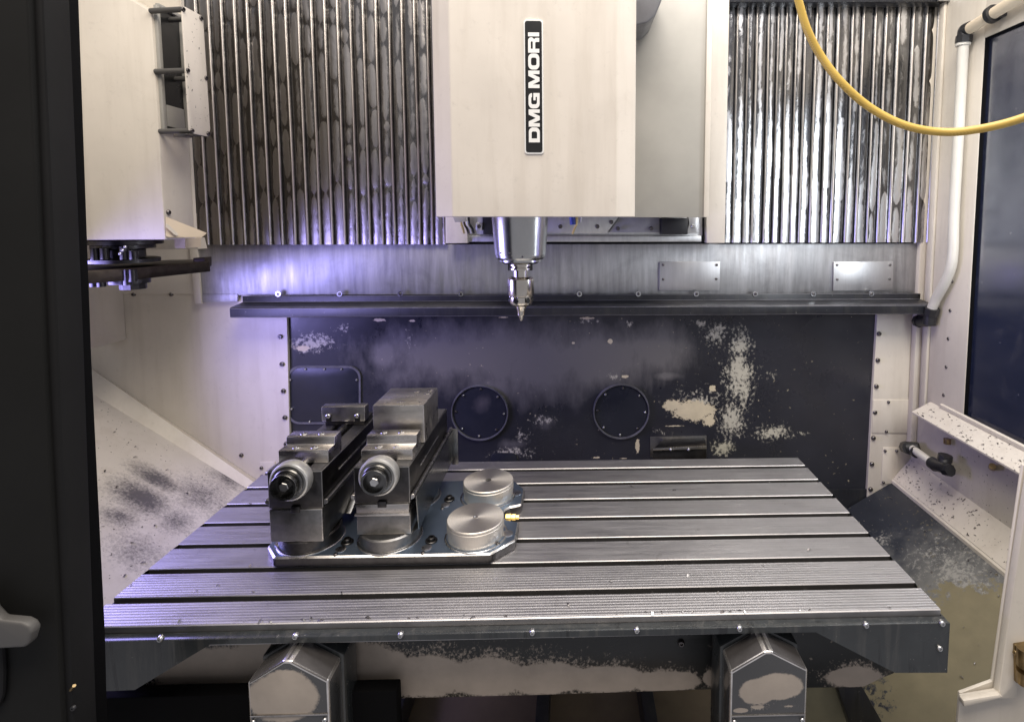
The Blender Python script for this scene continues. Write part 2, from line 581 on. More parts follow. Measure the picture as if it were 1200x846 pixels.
M_table = table_material()
M_slot = simple('slot_shade', (0.045, 0.043, 0.042), 0.5)  # shade inside the slots put into a dark colour


def glass_panel():
    m, nt, bs = mk('dark_blue_glass')
    v = coords(nt)
    c = ramp(nt, noise(nt, v, 2.0, 4), [(0.3, (0.009, 0.014, 0.042)), (0.7, (0.014, 0.021, 0.056))])
    c = mix(nt, ramp(nt, noise(nt, v, 90, 2), [(0.73, 0.0), (0.76, 0.6)]), c, (0.5, 0.5, 0.5))
    c = mix(nt, ramp(nt, noise(nt, coords(nt, (1, 2, 2)), 5, 8, 0.75, 1.0), [(0.55, 0.0), (0.75, 0.22)]), c, (0.25, 0.24, 0.24))
    L(nt, c, bs.inputs['Base Color'])
    bs.inputs['IOR'].default_value = 3.8
    L(nt, ramp(nt, noise(nt, coords(nt, (1, 1, 4)), 5, 5), [(0.3, 0.14), (0.7, 0.24)]), bs.inputs['Roughness'])
    return m


M_glass = glass_panel()


def hose_material():
    m, nt, bs = mk('braided_yellow_hose')
    v = coords(nt)
    w = N(nt, 'ShaderNodeTexWave', wave_type='BANDS', bands_direction='DIAGONAL')
    w.inputs['Scale'].default_value = 420; w.inputs['Distortion'].default_value = 0.6
    L(nt, v, w.inputs['Vector'])
    L(nt, ramp(nt, w.outputs['Fac'], [(0.2, (0.50, 0.33, 0.06)), (0.8, (0.66, 0.46, 0.11))]), bs.inputs['Base Color'])
    bs.inputs['Roughness'].default_value = 0.34
    bump(nt, bs, w.outputs['Fac'], 0.12, 0.0005)
    return m


M_hose = hose_material()

# ------------------------------------------------------------------ the setting
YB = 1.75
XR = 1.153


def b2(px, py, rx, ry, amp=1.0, Y=YB, d=0.5):
    """ellipse blob on a vertical plane at depth Y from pixel centre and radii"""
    c = Py(px, py, Y)
    k = Y / F
    return (tuple(c), (rx * k, d, ry * k), amp)


# dark back wall with worn patches
wear = [b2(812, 482, 34, 17, 1.1), b2(788, 475, 16, 11, 1.0), b2(830, 492, 14, 14, 0.9), b2(835, 455, 7, 9, 0.8), b2(690, 373, 20, 3, 0.75), b2(732, 441, 9, 4, 0.8),
        b2(747, 522, 5, 15, 0.8), b2(715, 400, 2.4, 2.4, 1.6), b2(672, 402, 3, 2, 1.0), b2(590, 372, 10, 1.5, 0.9), b2(445, 375, 12, 3, 0.9), b2(483, 376, 6, 2.5, 0.9),
        b2(698, 536, 14, 3, 0.75), b2(790, 499, 24, 2, 0.7), b2(730, 537, 10, 2, 0.7), b2(355, 408, 18, 6, 0.8)]
grn = [b2(866, 440, 26, 48, 1.15), b2(868, 405, 22, 34, 1.05), b2(858, 492, 26, 36, 1.05), b2(905, 506, 34, 15, 1.0), b2(838, 392, 26, 20, 1.0), b2(820, 379, 16, 8, 0.9),
       b2(848, 524, 20, 15, 1.1), b2(815, 470, 62, 34, 0.75), b2(900, 440, 34, 14, 0.62), b2(940, 508, 30, 8, 0.5), b2(365, 402, 40, 16, 1.05), b2(400, 385, 24, 14, 0.7),
       b2(738, 380, 10, 12, 0.75), b2(692, 376, 24, 6, 0.8), b2(718, 442, 18, 7, 0.8), b2(600, 530, 50, 12, 0.85), b2(640, 492, 34, 10, 0.75), b2(612, 512, 26, 22, 0.65), b2(480, 398, 20, 30, 0.55), b2(560, 408, 14, 6, 0.6), b2(775, 505, 30, 10, 0.6)]
scf = [b2(620, 430, 200, 60, 0.95), b2(580, 450, 60, 40, 0.8), b2(470, 440, 40, 40, 0.7), b2(560, 415, 150, 45, 1.15), b2(690, 420, 130, 50, 1.1), b2(770, 410, 60, 40, 1.1), b2(450, 415, 34, 32, 0.9), b2(640, 495, 30, 30, 0.55), b2(780, 440, 30, 10, 0.9), b2(600, 520, 60, 18, 0.5)]
M_back = dark_worn('navy_wall_worn', blobs=wear, scuffs=scf, flecks=0.02, rough=0.32, scuff=(0.155, 0.148, 0.145), edge=1.3, fscale=26, mid=0.30, wear=(0.66, 0.58, 0.40), grains=grn)
back = pxprism('back_wall', [(334, 355), (1030, 355), (1016, 579), (960, 579), (330, 579)], YB, 0.02, M_back, None, 0)
tag(back, 'dark navy splash wall behind the table with flaked cream patches and two round covers', None, None, 'structure')

# round covers and the rounded square cover are parts of the wall
M_cov = dark_worn('navy_cover', base=(0.014, 0.016, 0.024), flecks=0.0, rough=0.30)
M_covs = dark_worn('navy_cover_scuffed', base=(0.016, 0.018, 0.028), scuffs=[b2(566, 472, 26, 24, 0.55)], scuff=(0.10, 0.09, 0.10), rough=0.34)
for i, (cx, cy) in enumerate(((562.5, 483), (728, 481.5))):
    c = Py(cx, cy, YB)
    r = 33.0 * YB / F
    o = latheo('round_cover', c, [(r * 0.965, -0.002), (r * 0.965, 0.002), (r * 0.95, 0.004), (0, 0.004)], (M_covs, M_cov)[i], back, (0, -1, 0), 64)
    rim = latheo('rim', c, [(r * 0.972, -0.002), (r * 0.972, 0.007), (r * 0.985, 0.010), (r * 1.02, 0.010), (r * 1.035, 0.003), (r * 1.035, -0.002)], M_rim, o, (0, -1, 0), 64)
    for k in range(8):
        a = 2 * pi * (k + 0.0) / 8 + 0.05
        screw('screw', c + Vector((sin(a) * r * 0.87, -0.004, cos(a) * r * 0.87)), 0.0042, 0.004, M_zinc if k % 3 else M_screw, o)


def rrect(x0, y0, x1, y1, r, n=6):
    out = []
    for cx, cy, a0 in ((x1 - r, y0 + r, -90), (x1 - r, y1 - r, 0), (x0 + r, y1 - r, 90), (x0 + r, y0 + r, 180)):
        for k in range(n + 1):
            a = radians(a0 + 90 * k / n)
            out.append((cx + r * cos(a), cy + r * sin(a)))
    return out


sq = pxprism('square_cover', rrect(338, 431, 420.5, 495, 13), YB - 0.004, 0.006, M_cov, back, 0.001)
bm = nb()
ro = [Py(x, y, YB - 0.006) for x, y in rrect(336.5, 429, 422.5, 497, 14)]
ri = [Py(x, y, YB - 0.006) for x, y in rrect(338.6, 431.2, 420.4, 494.8, 13)]
up_ = Vector((0, 0.008, 0))
loft(bm, [[p + up_ for p in ro], ro, ri, [p + up_ for p in ri]], True, False)
obj('rim', bm, M_rim, sq, 0)
for x, y in ((358, 432.5), (380, 432.5), (400, 432.5), (340.5, 445), (342, 479), (418, 445), (363, 494), (400, 494), (418, 479)):
    screw('screw', Py(x, y, YB - 0.005), 0.0036, 0.004, M_zinc, sq)
low = pxprism('low_cover', rrect(575, 531, 606, 556, 7), YB - 0.004, 0.006, M_cov, back, 0.001)

# white wall left of it
wl = pxprism('left_back_wall', [(60, 250), (335.5, 250), (336, 366), (342, 640), (60, 640)], YB - 0.012, 0.02, M_cream, None, 0)
tag(wl, 'white painted sheet wall left of the navy wall', None, None, 'structure')
for x, y in ((328.7, 394.5), (330.7, 426.5), (332.3, 458), (334, 489), (335.5, 520)):
    screw('screw', Py(x, y, YB - 0.0125), 0.0075, 0.006, M_screw, wl)
for x, y in ((157, 345), (201, 345), (283, 533)):
    screw('screw', Py(x, y, YB - 0.0125), 0.0062, 0.006, M_screw, wl)
pxprism('upper_panel', [(90, 250), (228, 250), (229.5, 344.5), (90, 344.5)], YB - 0.016, 0.004, M_cream, wl, 0.001)
pxprism('corner_plate', [(304, 541), (322, 541), (323, 566), (305, 566)], YB - 0.015, 0.003, M_cream, wl, 0.0005)
for x, y in ((306.5, 548), (307, 558)):
    screw('screw', Py(x, y, YB - 0.0155), 0.0055, 0.005, M_screw, wl)
pxprism('post', [(221, 285), (230, 285), (236, 356), (228, 356)], YB - 0.030, 0.018, M_cream, wl, 0.002)

# left side wall (overhanging box)
lwx = Py(152, 397, YB).x
zb = Py(152, 397, YB).z
lw = boxo('left_wall', lwx - 0.06, lwx, 0.75, YB - 0.013, zb, 1.35, M_cream, None, 0.002)
tag(lw, 'white side wall at the left behind the tool changer', None, None, 'structure')

# left chute
YC = 1.69
stn = []
a = Py(104, 459, YC); b = Py(440, 664, YC)
chv = (b - a)


def chute_pt(px, py):
    """point on the left chute plane seen at a pixel"""
    d = ray(px, py)
    n = chv.cross(Vector((0, 1, 0)))
    return EYE + d * ((a - EYE).dot(n) / d.dot(n))


for x, y, rx, ry, am in ((166, 583, 0.080, 0.055, 1.2), (183, 561, 0.075, 0.035, 1.2), (140, 605, 0.06, 0.05, 0.85), (235, 580, 0.14, 0.13, 0.7), (160, 645, 0.11, 0.10, 0.62), (268, 560, 0.09, 0.10, 0.75), (205, 610, 0.06, 0.07, 0.8), (285, 548, 0.08, 0.08, 0.7)):
    p = chute_pt(x, y)
    stn.append((tuple(p), (rx, ry, 0.3), am))
M_chute = cream_paint('chute_paint', (0.64, 0.60, 0.55), stains=stn, speck=0.2)
a0 = a - chv * 0.35
bm = nb()
nrm = Vector((chv.z, 0, -chv.x)).normalized() * 0.012
prism(bm, [a0, b, b + nrm, a0 + nrm], (0, -0.86, 0))
lc = obj('left_chute', bm, M_chute, None, 0)
tag(lc, 'sloping white chip chute left of the table with dark smudges', None, None, 'structure')
# rear fold of the chute
ua = Py(104, 429, YB - 0.014); ub = Py(318, 574, YB - 0.014)
bm = nb()
q = [a + (ua - a) * 1.0, ub + (ub - ua) * 0.5, b, a]
q = [ua - (ub - ua) * 0.3, ub + (ub - ua) * 0.5, b, a - chv * 0.3]
vs = [bm.verts.new(p) for p in q]
bm.faces.new(vs)
fold = obj('fold', bm, M_cream, lc, 0)

# right white panel
rp = pxprism('right_back_wall', [(1028.5, 362), (1086, 362), (1061, 576), (1051, 582.5), (1016, 582.5)], YB - 0.012, 0.03, M_cream, None, 0.001)
tag(rp, 'narrow cream panel right of the navy wall with a row of dark screws', None, None, 'structure')
for x, y in ((1030, 391), (1028.5, 422), (1026.8, 452.5), (1025, 483), (1023.3, 513), (1021.6, 543.5), (1020, 573)):
    screw('screw', Py(x, y, YB - 0.0125), 0.0075, 0.006, M_screw, rp)
ap = pxprism('access_plate', [(1023.5, 468.5), (1071, 468.5), (1069, 507.5), (1022, 507.5)], YB - 0.015, 0.003, M_cream, rp, 0.0007)
for x, y in ((1041, 471), (1068.5, 471), (1038.5, 505.5), (1066.5, 505)):
    screw('screw', Py(x, y, YB - 0.0155), 0.0048, 0.005, M_screw, ap)
ap = pxprism('small_access_plate', [(1035, 524.5), (1053, 524.5), (1051, 567), (1032.5, 567)], YB - 0.015, 0.003, M_cream, rp, 0.0007)
for x, y in ((1037, 528), (1050.5, 528), (1035, 565), (1048.5, 565)):
    screw('screw', Py(x, y, YB - 0.0155), 0.0048, 0.005, M_screw, ap)
pxprism('upper_panel', [(1081.5, 284), (1097, 284), (1092, 348.5), (1079, 348.5)], YB - 0.02, 0.03, M_cream, rp, 0.001)
pxprism('side_fold', [(1097.6, 284), (1107, 284), (1106, 318), (1094, 352), (1092, 348.5)], YB - 0.024, 0.012, M_cream, rp, 0.001)

# right side wall: post, header, lower recess, window
ZT = 1.42
W0 = 1.513
rw = boxo('right_wall', XR, XR + 0.03, W0, YB + 0.02, -0.27, ZT, M_cream, None, 0.001)
tag(rw, 'cream side wall frame at the right around the dark glass', None, None, 'structure')
zwin = Px(1157, 43.5, XR).z
zsill = 0.03
boxo('header', XR, XR + 0.03, 0.7, W0 - 0.0005, zwin, ZT, M_cream, rw, 0)
boxo('lower_panel', XR, XR + 0.03, 0.7, W0 - 0.0005, -0.27, zsill, M_cream_spec, rw, 0)
for x, y in ((1132.7, 82.6), (1130.3, 119), (1128, 155), (1125.5, 191), (1123.4, 226), (1121, 261), (1118.3, 296), (1116, 330), (1113.7, 364), (1111.4, 397), (1109, 430), (1106, 463)):
    screw('screw', Px(x, y, XR), 0.0052, 0.003, M_screw, rw, (-1, 0, 0))
# corner channels
boxo('corner_channel', XR - 0.022, XR - 0.0005, 1.712, 1.737, -0.16, ZT, M_cream, rw, 0.004)
boxo('corner_strip', XR - 0.010, XR - 0.0005, 1.672, 1.694, -0.02, ZT, M_cream, rw, 0.003)
bm = nb()
prism(bm, [Vector((XR + 0.012, 0.7, zsill)), Vector((XR + 0.012, W0 - 0.004, zsill)), Vector((XR + 0.012, W0 - 0.004, zwin - 0.003)), Vector((XR + 0.012, 0.7, zwin - 0.003))], (0.008, 0, 0))
gl = obj('window_pane', bm, M_glass, None, 0)
tag(gl, 'tall dark blue glass pane in the right side wall', 'window')
# black gasket round it
tg = boxo('gasket', XR + 0.002, XR + 0.02, W0 - 0.0035, W0 - 0.0006, zsill, zwin, M_rubber, gl, 0)
boxo('gasket', XR + 0.002, XR + 0.02, 0.7, W0 - 0.0036, zwin - 0.0028, zwin - 0.0004, M_rubber, gl, 0)
# sill
Ys0 = 1.655
sl = thing('window_sill', 'sloping cream sill strewn with dark chips below the blue pane', 'sill', (XR, 1.2, 0.04))
bm = nb()
prism(bm, [Vector((XR - 0.0005, Ys0, 0.043)), Vector((1.092, Ys0, 0.011)), Vector((1.092, Ys0, 0.006)), Vector((XR - 0.0005, Ys0, 0.020))], (0, -1.0, 0))
obj('top_plate', bm, M_cream_spec, sl, 0)
bm = nb()
prism(bm, [Vector((XR - 0.0005, Ys0 - 0.05, 0.0435)), Vector((XR - 0.006, Ys0 - 0.05, 0.042)), Vector((XR - 0.006, Ys0 - 0.05, 0.052)), Vector((XR - 0.0005, Ys0 - 0.05, 0.056))], (0, -0.95, 0))
obj('upstand', bm, M_cream, sl, 0)
# lower ledge
lg = thing('lower_ledge', 'low cream ledge along the right wall littered with black chips', 'ledge', (1.09, 1.2, -0.25))
bm = nb()
prism(bm, [Vector((XR - 0.0005, 1.737, -0.182)), Vector((1.092, 1.737, -0.252)), Vector((1.092, 1.737, -0.272)), Vector((XR - 0.0005, 1.737, -0.272))], (0, -1.05, 0))
obj('ledge_plate', bm, M_cream_spec, lg, 0)
bm = nb()
prism(bm, [Vector((1.0915, 1.736, -0.2535)), Vector((1.087, 1.736, -0.2585)), Vector((1.087, 1.736, -0.270)), Vector((1.0915, 1.736, -0.270))], (0, -1.04, 0))
obj('lip', bm, M_cream, lg, 0)

# right chute + floor
olive = (0.185, 0.162, 0.10)
rblob = [((0.90, 1.16, -0.36), (0.30, 0.22, 0.6), 1.0), ((0.75, 1.0, -0.4), (0.3, 0.22, 0.6), 1.0), ((0.98, 1.30, -0.3), (0.10, 0.10, 0.6), 0.55), ((0.72, 1.33, -0.45), (0.10, 0.05, 0.6), 0.7), ((0.66, 1.45, -0.5), (0.05, 0.08, 0.6), 0.8)]
M_chr = dark_worn('chute_navy_worn', base=(0.018, 0.021, 0.030), blobs=rblob, wear=olive, scuffs=[((0.97, 1.24, -0.3), (0.28, 0.30, 0.6), 1.1), ((0.72, 0.95, -0.45), (0.2, 0.2, 0.6), 0.9)], scuff=(0.15, 0.15, 0.145), edge=1.1, fscale=13, flecks=0.075, mid=0.25, grains=[((1.02, 1.32, -0.3), (0.14, 0.25, 0.6), 0.85), ((0.80, 1.5, -0.4), (0.16, 0.06, 0.6), 0.9), ((0.95, 1.55, -0.3), (0.14, 0.14, 0.6), 0.55), ((0.9, 1.2, -0.3), (0.3, 0.3, 0.6), 0.5)], grain_col=(0.26, 0.255, 0.24))
bm = nb()
r0 = Vector((1.0868, 1.737, -0.268)); r1 = Vector((0.30, 1.737, -0.268 - 0.787 * 0.60))
prism(bm, [r0, r1, r1 + Vector((0, 0, -0.012)), r0 + Vector((0, 0, -0.012))], (0, -1.2, 0))
rc = obj('right_chute', bm, M_chr, None, 0)
tag(rc, 'sloping dark chute right of the table worn to olive brown', None, None, 'structure')
M_floor = simple('floor_olive', (0.15, 0.115, 0.07), 0.5, 0, 0.3, 5, 0.1)
fl = boxo('floor', -1.7, 1.3, 0.4, YB - 0.02, -0.80, -0.66, M_floor, None, 0)
tag(fl, 'dim brown machine bed floor under the table', None, None, 'structure')
for x in (-0.44, -0.075, 0.19, 0.60, -0.8):
    boxo('rib', x - 0.016, x + 0.016, 0.6, 1.6, -0.6598, -0.58, M_black, fl, 0.002)
bf_ = boxo('bed_front', -1.6, -0.29, 0.835, 0.86, -0.66, Py(150, 817, 0.835).z, M_rubber, None, 0.003)
tag(bf_, 'black bed front at the lower left', None, None, 'structure')
M_olive = simple('olive_plate', (0.26, 0.24, 0.16), 0.5, 0, 0.15, 8, 0.05)
pxprism('bed_plate', [(935, 800), (987, 800), (1004, 860), (935, 860)], 1.10, 0.01, M_olive, fl, 0)
pxprism('bed_beam', [(980, 800), (1008, 800), (1042, 860), (1000, 860)], 1.06, 0.03, M_black, fl, 0.002)
# dark wall below the splash wall
bk = boxo('bed_wall', -1.6, XR, YB - 0.008, YB + 0.015, -0.66, Py(600, 579.5, YB - 0.008).z, M_black, None, 0)
tag(bk, 'black bed wall below the navy splash wall', None, None, 'structure')

# ------------------------------------------------------------------ bellows: overlapping stainless lamellae
def bellows(name, label, edges, Y, ytop, ybot, seed, lobes, amp, lip, mat, flip=False, tilt=0.009):
    rnd = random.Random(seed)
    ztop = Py(600, ytop, Y).z; zbot = Py(600, ybot, Y).z
    xs = [Py(e, ybot, Y).x for e in edges]
    t = thing(name, label, 'way cover', ((xs[0] + xs[-1]) / 2, Y, zbot))
    us = [0.0, 0.06, 0.13, 0.2, 0.28, 0.36, 0.44, 0.52, 0.60, 0.67, 0.74, 0.775, 0.81, 0.845, 0.88, 0.94]
    nz = 150
    rowz = [0.0]
    for i in range(len(xs) - 1):
        x0, x1 = xs[i], xs[i + 1]
        w = x1 - x0
        bm = nb()
        lay = bm.verts.layers.float.new('reflect_tone')
        ph = rnd.random() * 6; ph2 = rnd.random() * 6
        off0 = rnd.uniform(-0.035, 0.035)
        a0 = amp * (0.7 + 0.6 * rnd.random())
        wob = rnd.uniform(-0.0012, 0.0012)
        # pillow boundaries: irregular, roughly shared by the neighbours
        bnds = [-0.05]
        base = 0.16
        while base < 1.3:
            bnds.append(base + off0 + rnd.uniform(-0.03, 0.03)); base += lobes * rnd.choice((0.4, 0.7, 0.9, 1.0, 1.3))
        bnds.append(1.6)
        V = []
        pstr, pshift = [], []
        pw = rnd.uniform(0.75, 1.2)
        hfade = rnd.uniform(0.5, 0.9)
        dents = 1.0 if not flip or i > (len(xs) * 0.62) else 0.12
        for k in range(nz + 1):
            z = zbot + (ztop - zbot) * k / nz
            hgt = z - zbot
            bi = 0
            while bnds[bi + 1] < hgt: bi += 1
            fr = (hgt - bnds[bi]) / (bnds[bi + 1] - bnds[bi])
            ed = min(fr, 1 - fr) * (bnds[bi + 1] - bnds[bi])        # metres to the nearest dent
            pil = min(1.0, ed / 0.035)
            pil = math.sqrt(max(0, 1 - (1 - pil) ** 2))
            row = []
            if bi >= len(pstr): pstr.append(rnd.uniform(0.55, 1.15)); pshift.append(rnd.uniform(-0.12, 0.12))
            for u in us:
                refl = 0.0
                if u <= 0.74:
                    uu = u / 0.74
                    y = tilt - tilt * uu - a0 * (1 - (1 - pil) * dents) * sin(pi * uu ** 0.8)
                    refl = (1.15 - abs(uu - 0.62 + pshift[bi] + 0.06 * sin(hgt * 17 + ph)) / (0.36 * pw) * 0.62 - (1 - pil) * 0.75 * dents) * pstr[bi]  # reflection lobe painted along each pillow
                    if flip: refl *= 1.25 - hfade * min(1.0, hgt / 0.45)  # right cover: lamp glare at the foot painted in, fading upwards
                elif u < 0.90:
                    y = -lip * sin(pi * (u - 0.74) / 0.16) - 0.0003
                    refl = 1
                else:
                    y = tilt * 0.75
                x = x0 + u * w * 1.07 + wob * sin(hgt * 6 + ph)
                if flip: x = x1 - u * w * 1.07 + wob * sin(hgt * 6 + ph)
                vv = bm.verts.new((x, Y + y, z))
                vv[lay] = max(0.0, min(1.0, refl))
                row.append(vv)
            V.append(row)
        for a_ in range(nz):
            for b_ in range(len(us) - 1):
                bm.faces.new((V[a_][b_], V[a_][b_ + 1], V[a_ + 1][b_ + 1], V[a_ + 1][b_]))
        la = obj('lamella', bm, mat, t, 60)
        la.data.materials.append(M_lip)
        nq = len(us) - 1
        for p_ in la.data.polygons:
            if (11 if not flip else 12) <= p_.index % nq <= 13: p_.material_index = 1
    return t


n = 20
le = [231 + (523 - 231) * i / n for i in range(n + 1)]
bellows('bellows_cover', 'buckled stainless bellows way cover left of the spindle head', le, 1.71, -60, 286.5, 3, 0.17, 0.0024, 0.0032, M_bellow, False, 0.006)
re_ = [845]
rr = random.Random(5)
while re_[-1] < 1080: re_.append(re_[-1] + rr.choice((11.5, 13, 14.5, 16)) * (0.85 if re_[-1] < 970 else 1.05))
re_.append(1099)
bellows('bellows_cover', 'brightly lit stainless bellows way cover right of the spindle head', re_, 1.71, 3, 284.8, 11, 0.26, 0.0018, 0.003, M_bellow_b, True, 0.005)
# dark backing behind bellows and a top rail
bw = boxo('bellows_backing', -1.5, XR, YB + 0.03, YB + 0.05, 0.3, 1.5, M_black, None, 0)
tag(bw, 'black backing wall behind the bellows', None, None, 'structure')
tr = pxprism('top_rail', [(838, -30), (1125, -30), (1122, 2.5), (838, 3)], 1.67, 0.05, M_black, None, 0.002)
tag(tr, 'dark rail along the top of the right bellows', 'rail')
pxprism('rail_end', [(1100, -20), (1130, -20), (1128, 1.5), (1100, 1)], 1.66, 0.008, M_slide, tr, 0.001)

# ------------------------------------------------------------------ steel band and gutter
bd = thing('steel_band', 'long stained stainless band under the bellows', 'panel', Py(655, 345, 1.735))
bm = nb()
prism(bm, [Py(x, y, 1.728) for x, y in ((230, 287), (1081, 285.5), (1078.5, 344.5), (279, 346), (278, 353.5), (237, 354.5))], (0, 0.014, 0))
bevel_all(bm, 0.001)
obj('sheet', bm, M_band, bd)
pxprism('fold_strip', [(235.5, 345), (278.5, 344.6), (278, 353.5), (237, 354.5)], 1.726, 0.002, M_band, bd, 0.0005)
for x0, x1 in ((773, 844), (977, 1047)):
    p = pxprism('access_plate', [(x0, 307), (x1, 306.5), (x1 - 1, 340.5), (x0 - 0.5, 341)], 1.722, 0.006, M_access, bd, 0.0012)
    for x, y in ((x0 + 4, 310.5), (x1 - 4, 310.5), (x0 + 4, 327.5), (x1 - 4.5, 327)):
        screw('screw', Py(x, y, 1.7215), 0.0042, 0.003, M_screw, p)

gt = thing('drip_rail', 'long black drip rail with ringed bolts above the navy wall', 'rail', Py(680, 370, 1.68))
gx0, gx1 = Py(277, 360, 1.68).x, Py(1086, 360, 1.68).x
zz = lambda y, Y: Py(650, y, Y).z
bm = nb()
pr_ = [(1.712, zz(345.5, 1.712)), (1.712, zz(352.5, 1.712)), (1.650, zz(358.5, 1.650)), (1.646, zz(360, 1.646)), (1.646, zz(370, 1.646)), (1.652, zz(370.5, 1.652)), (1.724, zz(366, 1.724)), (1.724, zz(345.5, 1.724))]
prism(bm, [Vector((gx0, y, z)) for y, z in pr_], (gx1 - gx0, 0, 0))
bevel_all(bm, 0.0014, 2, 25, 1)
rl_ = obj('rail', bm, M_black, gt)
rl_.data.materials.append(M_rim)
drip_glint_coat(M_black, 0.03)
for x in (326, 398, 469, 540, 610, 679, 748, 816, 885, 953, 1021):
    c = Py(x, 344.5 - 0.0 * x, 1.711)
    w = latheo('washer', c, [(0.0085, -0.001), (0.0085, 0.0018), (0.005, 0.0018), (0.005, -0.001)], M_zinc, gt, (0, -1, 0), 20)
    screw('bolt', c, 0.0049, 0.004, M_screw, w)

# wiper box at the wall behind the table
wb = thing('scraper_box', 'small dark steel box on the navy wall just behind the table', 'bracket', Py(797, 535, 1.7))
bm = nb()
pa = [Py(765, 526, 1.62), Py(828, 523.5, 1.62), Py(828, 541, 1.62), Py(765, 543, 1.62)]
pb = [Py(777, 514.5, 1.745), Py(826, 513, 1.745), Py(826, 536, 1.745), Py(777, 536, 1.745)]
loft(bm, [pa, pb])
bevel_all(bm, 0.002)
obj('box', bm, M_blackox, wb)
pxprism('back_flange', [(762, 512), (828, 510.5), (828, 536), (762, 536)], YB - 0.004, 0.004, M_vise_base, wb, 0.0006)
pxprism('edge_strip', [(765, 525.2), (828, 522.8), (828, 526), (765, 528.3)], 1.617, 0.003, M_steel, wb, 0.0005)
for x in (786, 807):
    screw('bolt', Py(x, 526.5, 1.617), 0.004, 0.004, M_zinc, wb)

# ------------------------------------------------------------------ machine table
TX0, TX1, TY0, TY1 = -0.766, 0.597, 0.808, 1.362
mt = thing('machine_table', 'long grey steel machine table with seven lengthwise slots', 'machine table', ((TX0 + TX1) / 2, 1.08, -0.1))
slots = [0.866 + 0.074 * i for i in range(7)]
prof = [(TY0, -0.034), (TY0, -0.0015), (TY0 + 0.0015, 0.0)]
for s in slots:
    h = 0.0068
    prof += [(s - h - 0.0008, 0), (s - h, -0.0008), (s - h, -0.018), (s - h - 0.006, -0.018), (s - h - 0.006, -0.03), (s + h + 0.006, -0.03), (s + h + 0.006, -0.018), (s + h, -0.018), (s + h, -0.0012), (s + h + 0.0012, 0)]
prof += [(TY1 - 0.0015, 0), (TY1, -0.0015), (TY1, -0.034)]
bm = nb()
ra = [bm.verts.new((TX0, y, z)) for y, z in prof]
rb = [bm.verts.new((TX1, y, z)) for y, z in prof]
for i in range(len(prof)):
    j = (i + 1) % len(prof)
    bm.faces.new((ra[i], ra[j], rb[j], rb[i]))
fa = bm.faces.new(ra); fb = bm.faces.new(rb[::-1])
bmesh.ops.triangulate(bm, faces=[fa, fb])
bm.normal_update()
dark_f = [f.index for f in bm.faces]
tt = obj('tabletop', bm, M_table, mt, 20)
tt.data.materials.append(M_slot)
for p_ in tt.data.polygons:
    zc_ = sum(tt.data.vertices[i].co.z for i in p_.vertices) / len(p_.vertices)
    if zc_ < -0.005 and TY0 + 0.01 < p_.center.y < TY1 - 0.01 and len(p_.vertices) == 4: p_.material_index = 1
# dark recess strip then front apron with gussets
boxo('apron_lip', TX0 - 0.004, TX1 + 0.004, 0.793, 0.8075, -0.014, -0.0105, M_apron, mt, 0.0012)
AY = 0.791
apx = [(60, 745), (1105, 718.5), (1103, 788), (1049, 788), (956, 740.5), (840, 742.5), (246, 755), (158, 808), (60, 812)]
bm = nb()
A = [Py(x, y, AY) for x, y in apx]
for i in (0, 1): A[i].z = -0.0105
A[0].x = A[8].x = TX0 - 0.004
for i in (1, 2): A[i].x = TX1 + 0.004
prism(bm, A, (0, 0.002, 0))
apr = obj('front_apron', bm, M_apron, mt, 0)
for x in (TX0 - 0.004, TX1 + 0.002):
    boxo('end_apron', x, x + 0.002, AY + 0.0022, TY1, -0.088, -0.0106, M_apron, mt, 0)
for x, y in ((189, 747), (347, 744), (470, 742.5), (624, 739.5), (746, 737), (866, 735), (1014, 731), (1103, 729), (1100, 758)):
    screw('bolt', Py(x, y, AY), 0.0048, 0.005, M_zinc, mt)
boxo('table_casting', TX0 + 0.06, TX1 - 0.06, 0.95, TY1 - 0.04, -0.16, -0.0345, M_black, mt, 0.004)

# ------------------------------------------------------------------ saddle beam below the table
SY = 0.875
sb_ = [b2(x, y - 3, rx, ry * 1.2, 1.35, SY) for x, y, rx, ry in ((255, 790, 90, 30), (320, 785, 60, 45), (440, 790, 50, 34), (500, 795, 60, 26), (570, 796, 60, 24), (640, 798, 60, 20), (710, 799, 60, 17), (780, 801, 50, 13), (835, 797, 14, 10), (1000, 796, 40, 13), (420, 780, 14, 34))]
M_sad = dark_worn('saddle_worn', base=(0.018, 0.019, 0.019), blobs=sb_, wear=(0.47, 0.40, 0.33), edge=0.5, fscale=22, mid=0.42, flecks=0.03, grains=[(c_, (r_[0] * 1.1, r_[1], r_[2] * 1.5), 1.25) for c_, r_, a_ in sb_], grain_col=(0.40, 0.34, 0.28), gscale=260, gthr=0.45, rough=0.3)
sd = thing('saddle', 'black saddle beam under the table apron with paint worn to beige', 'machine saddle', (0, 0.9, -0.3))
bm = nb()
prism(bm, [Py(x, y, SY) for x, y in ((125, 740), (1047, 725), (1050, 789), (1030, 797), (1012, 806), (850, 808), (640, 815), (440, 820), (240, 826), (205, 822), (160, 811), (125, 806))], (0, 0.36, 0))
bevel_all(bm, 0.004)
obj('beam', bm, M_sad, sd)
screw('bolt', Py(798, 752, SY), 0.006, 0.006, M_screw, sd)

# rail guards: house-shaped covers
M_gedge = simple('guard_edge_glint', (0.75, 0.72, 0.69), 0.28, 0.9, 0.25, 30, 0.05)  # highlight along the guard edges painted as a paler bevel
M_groof = simple('guard_roof_sheen', (0.085, 0.08, 0.08), 0.3, 0.3, 0.25, 14, 0.05)  # sheen on the roof faces put into a lighter colour


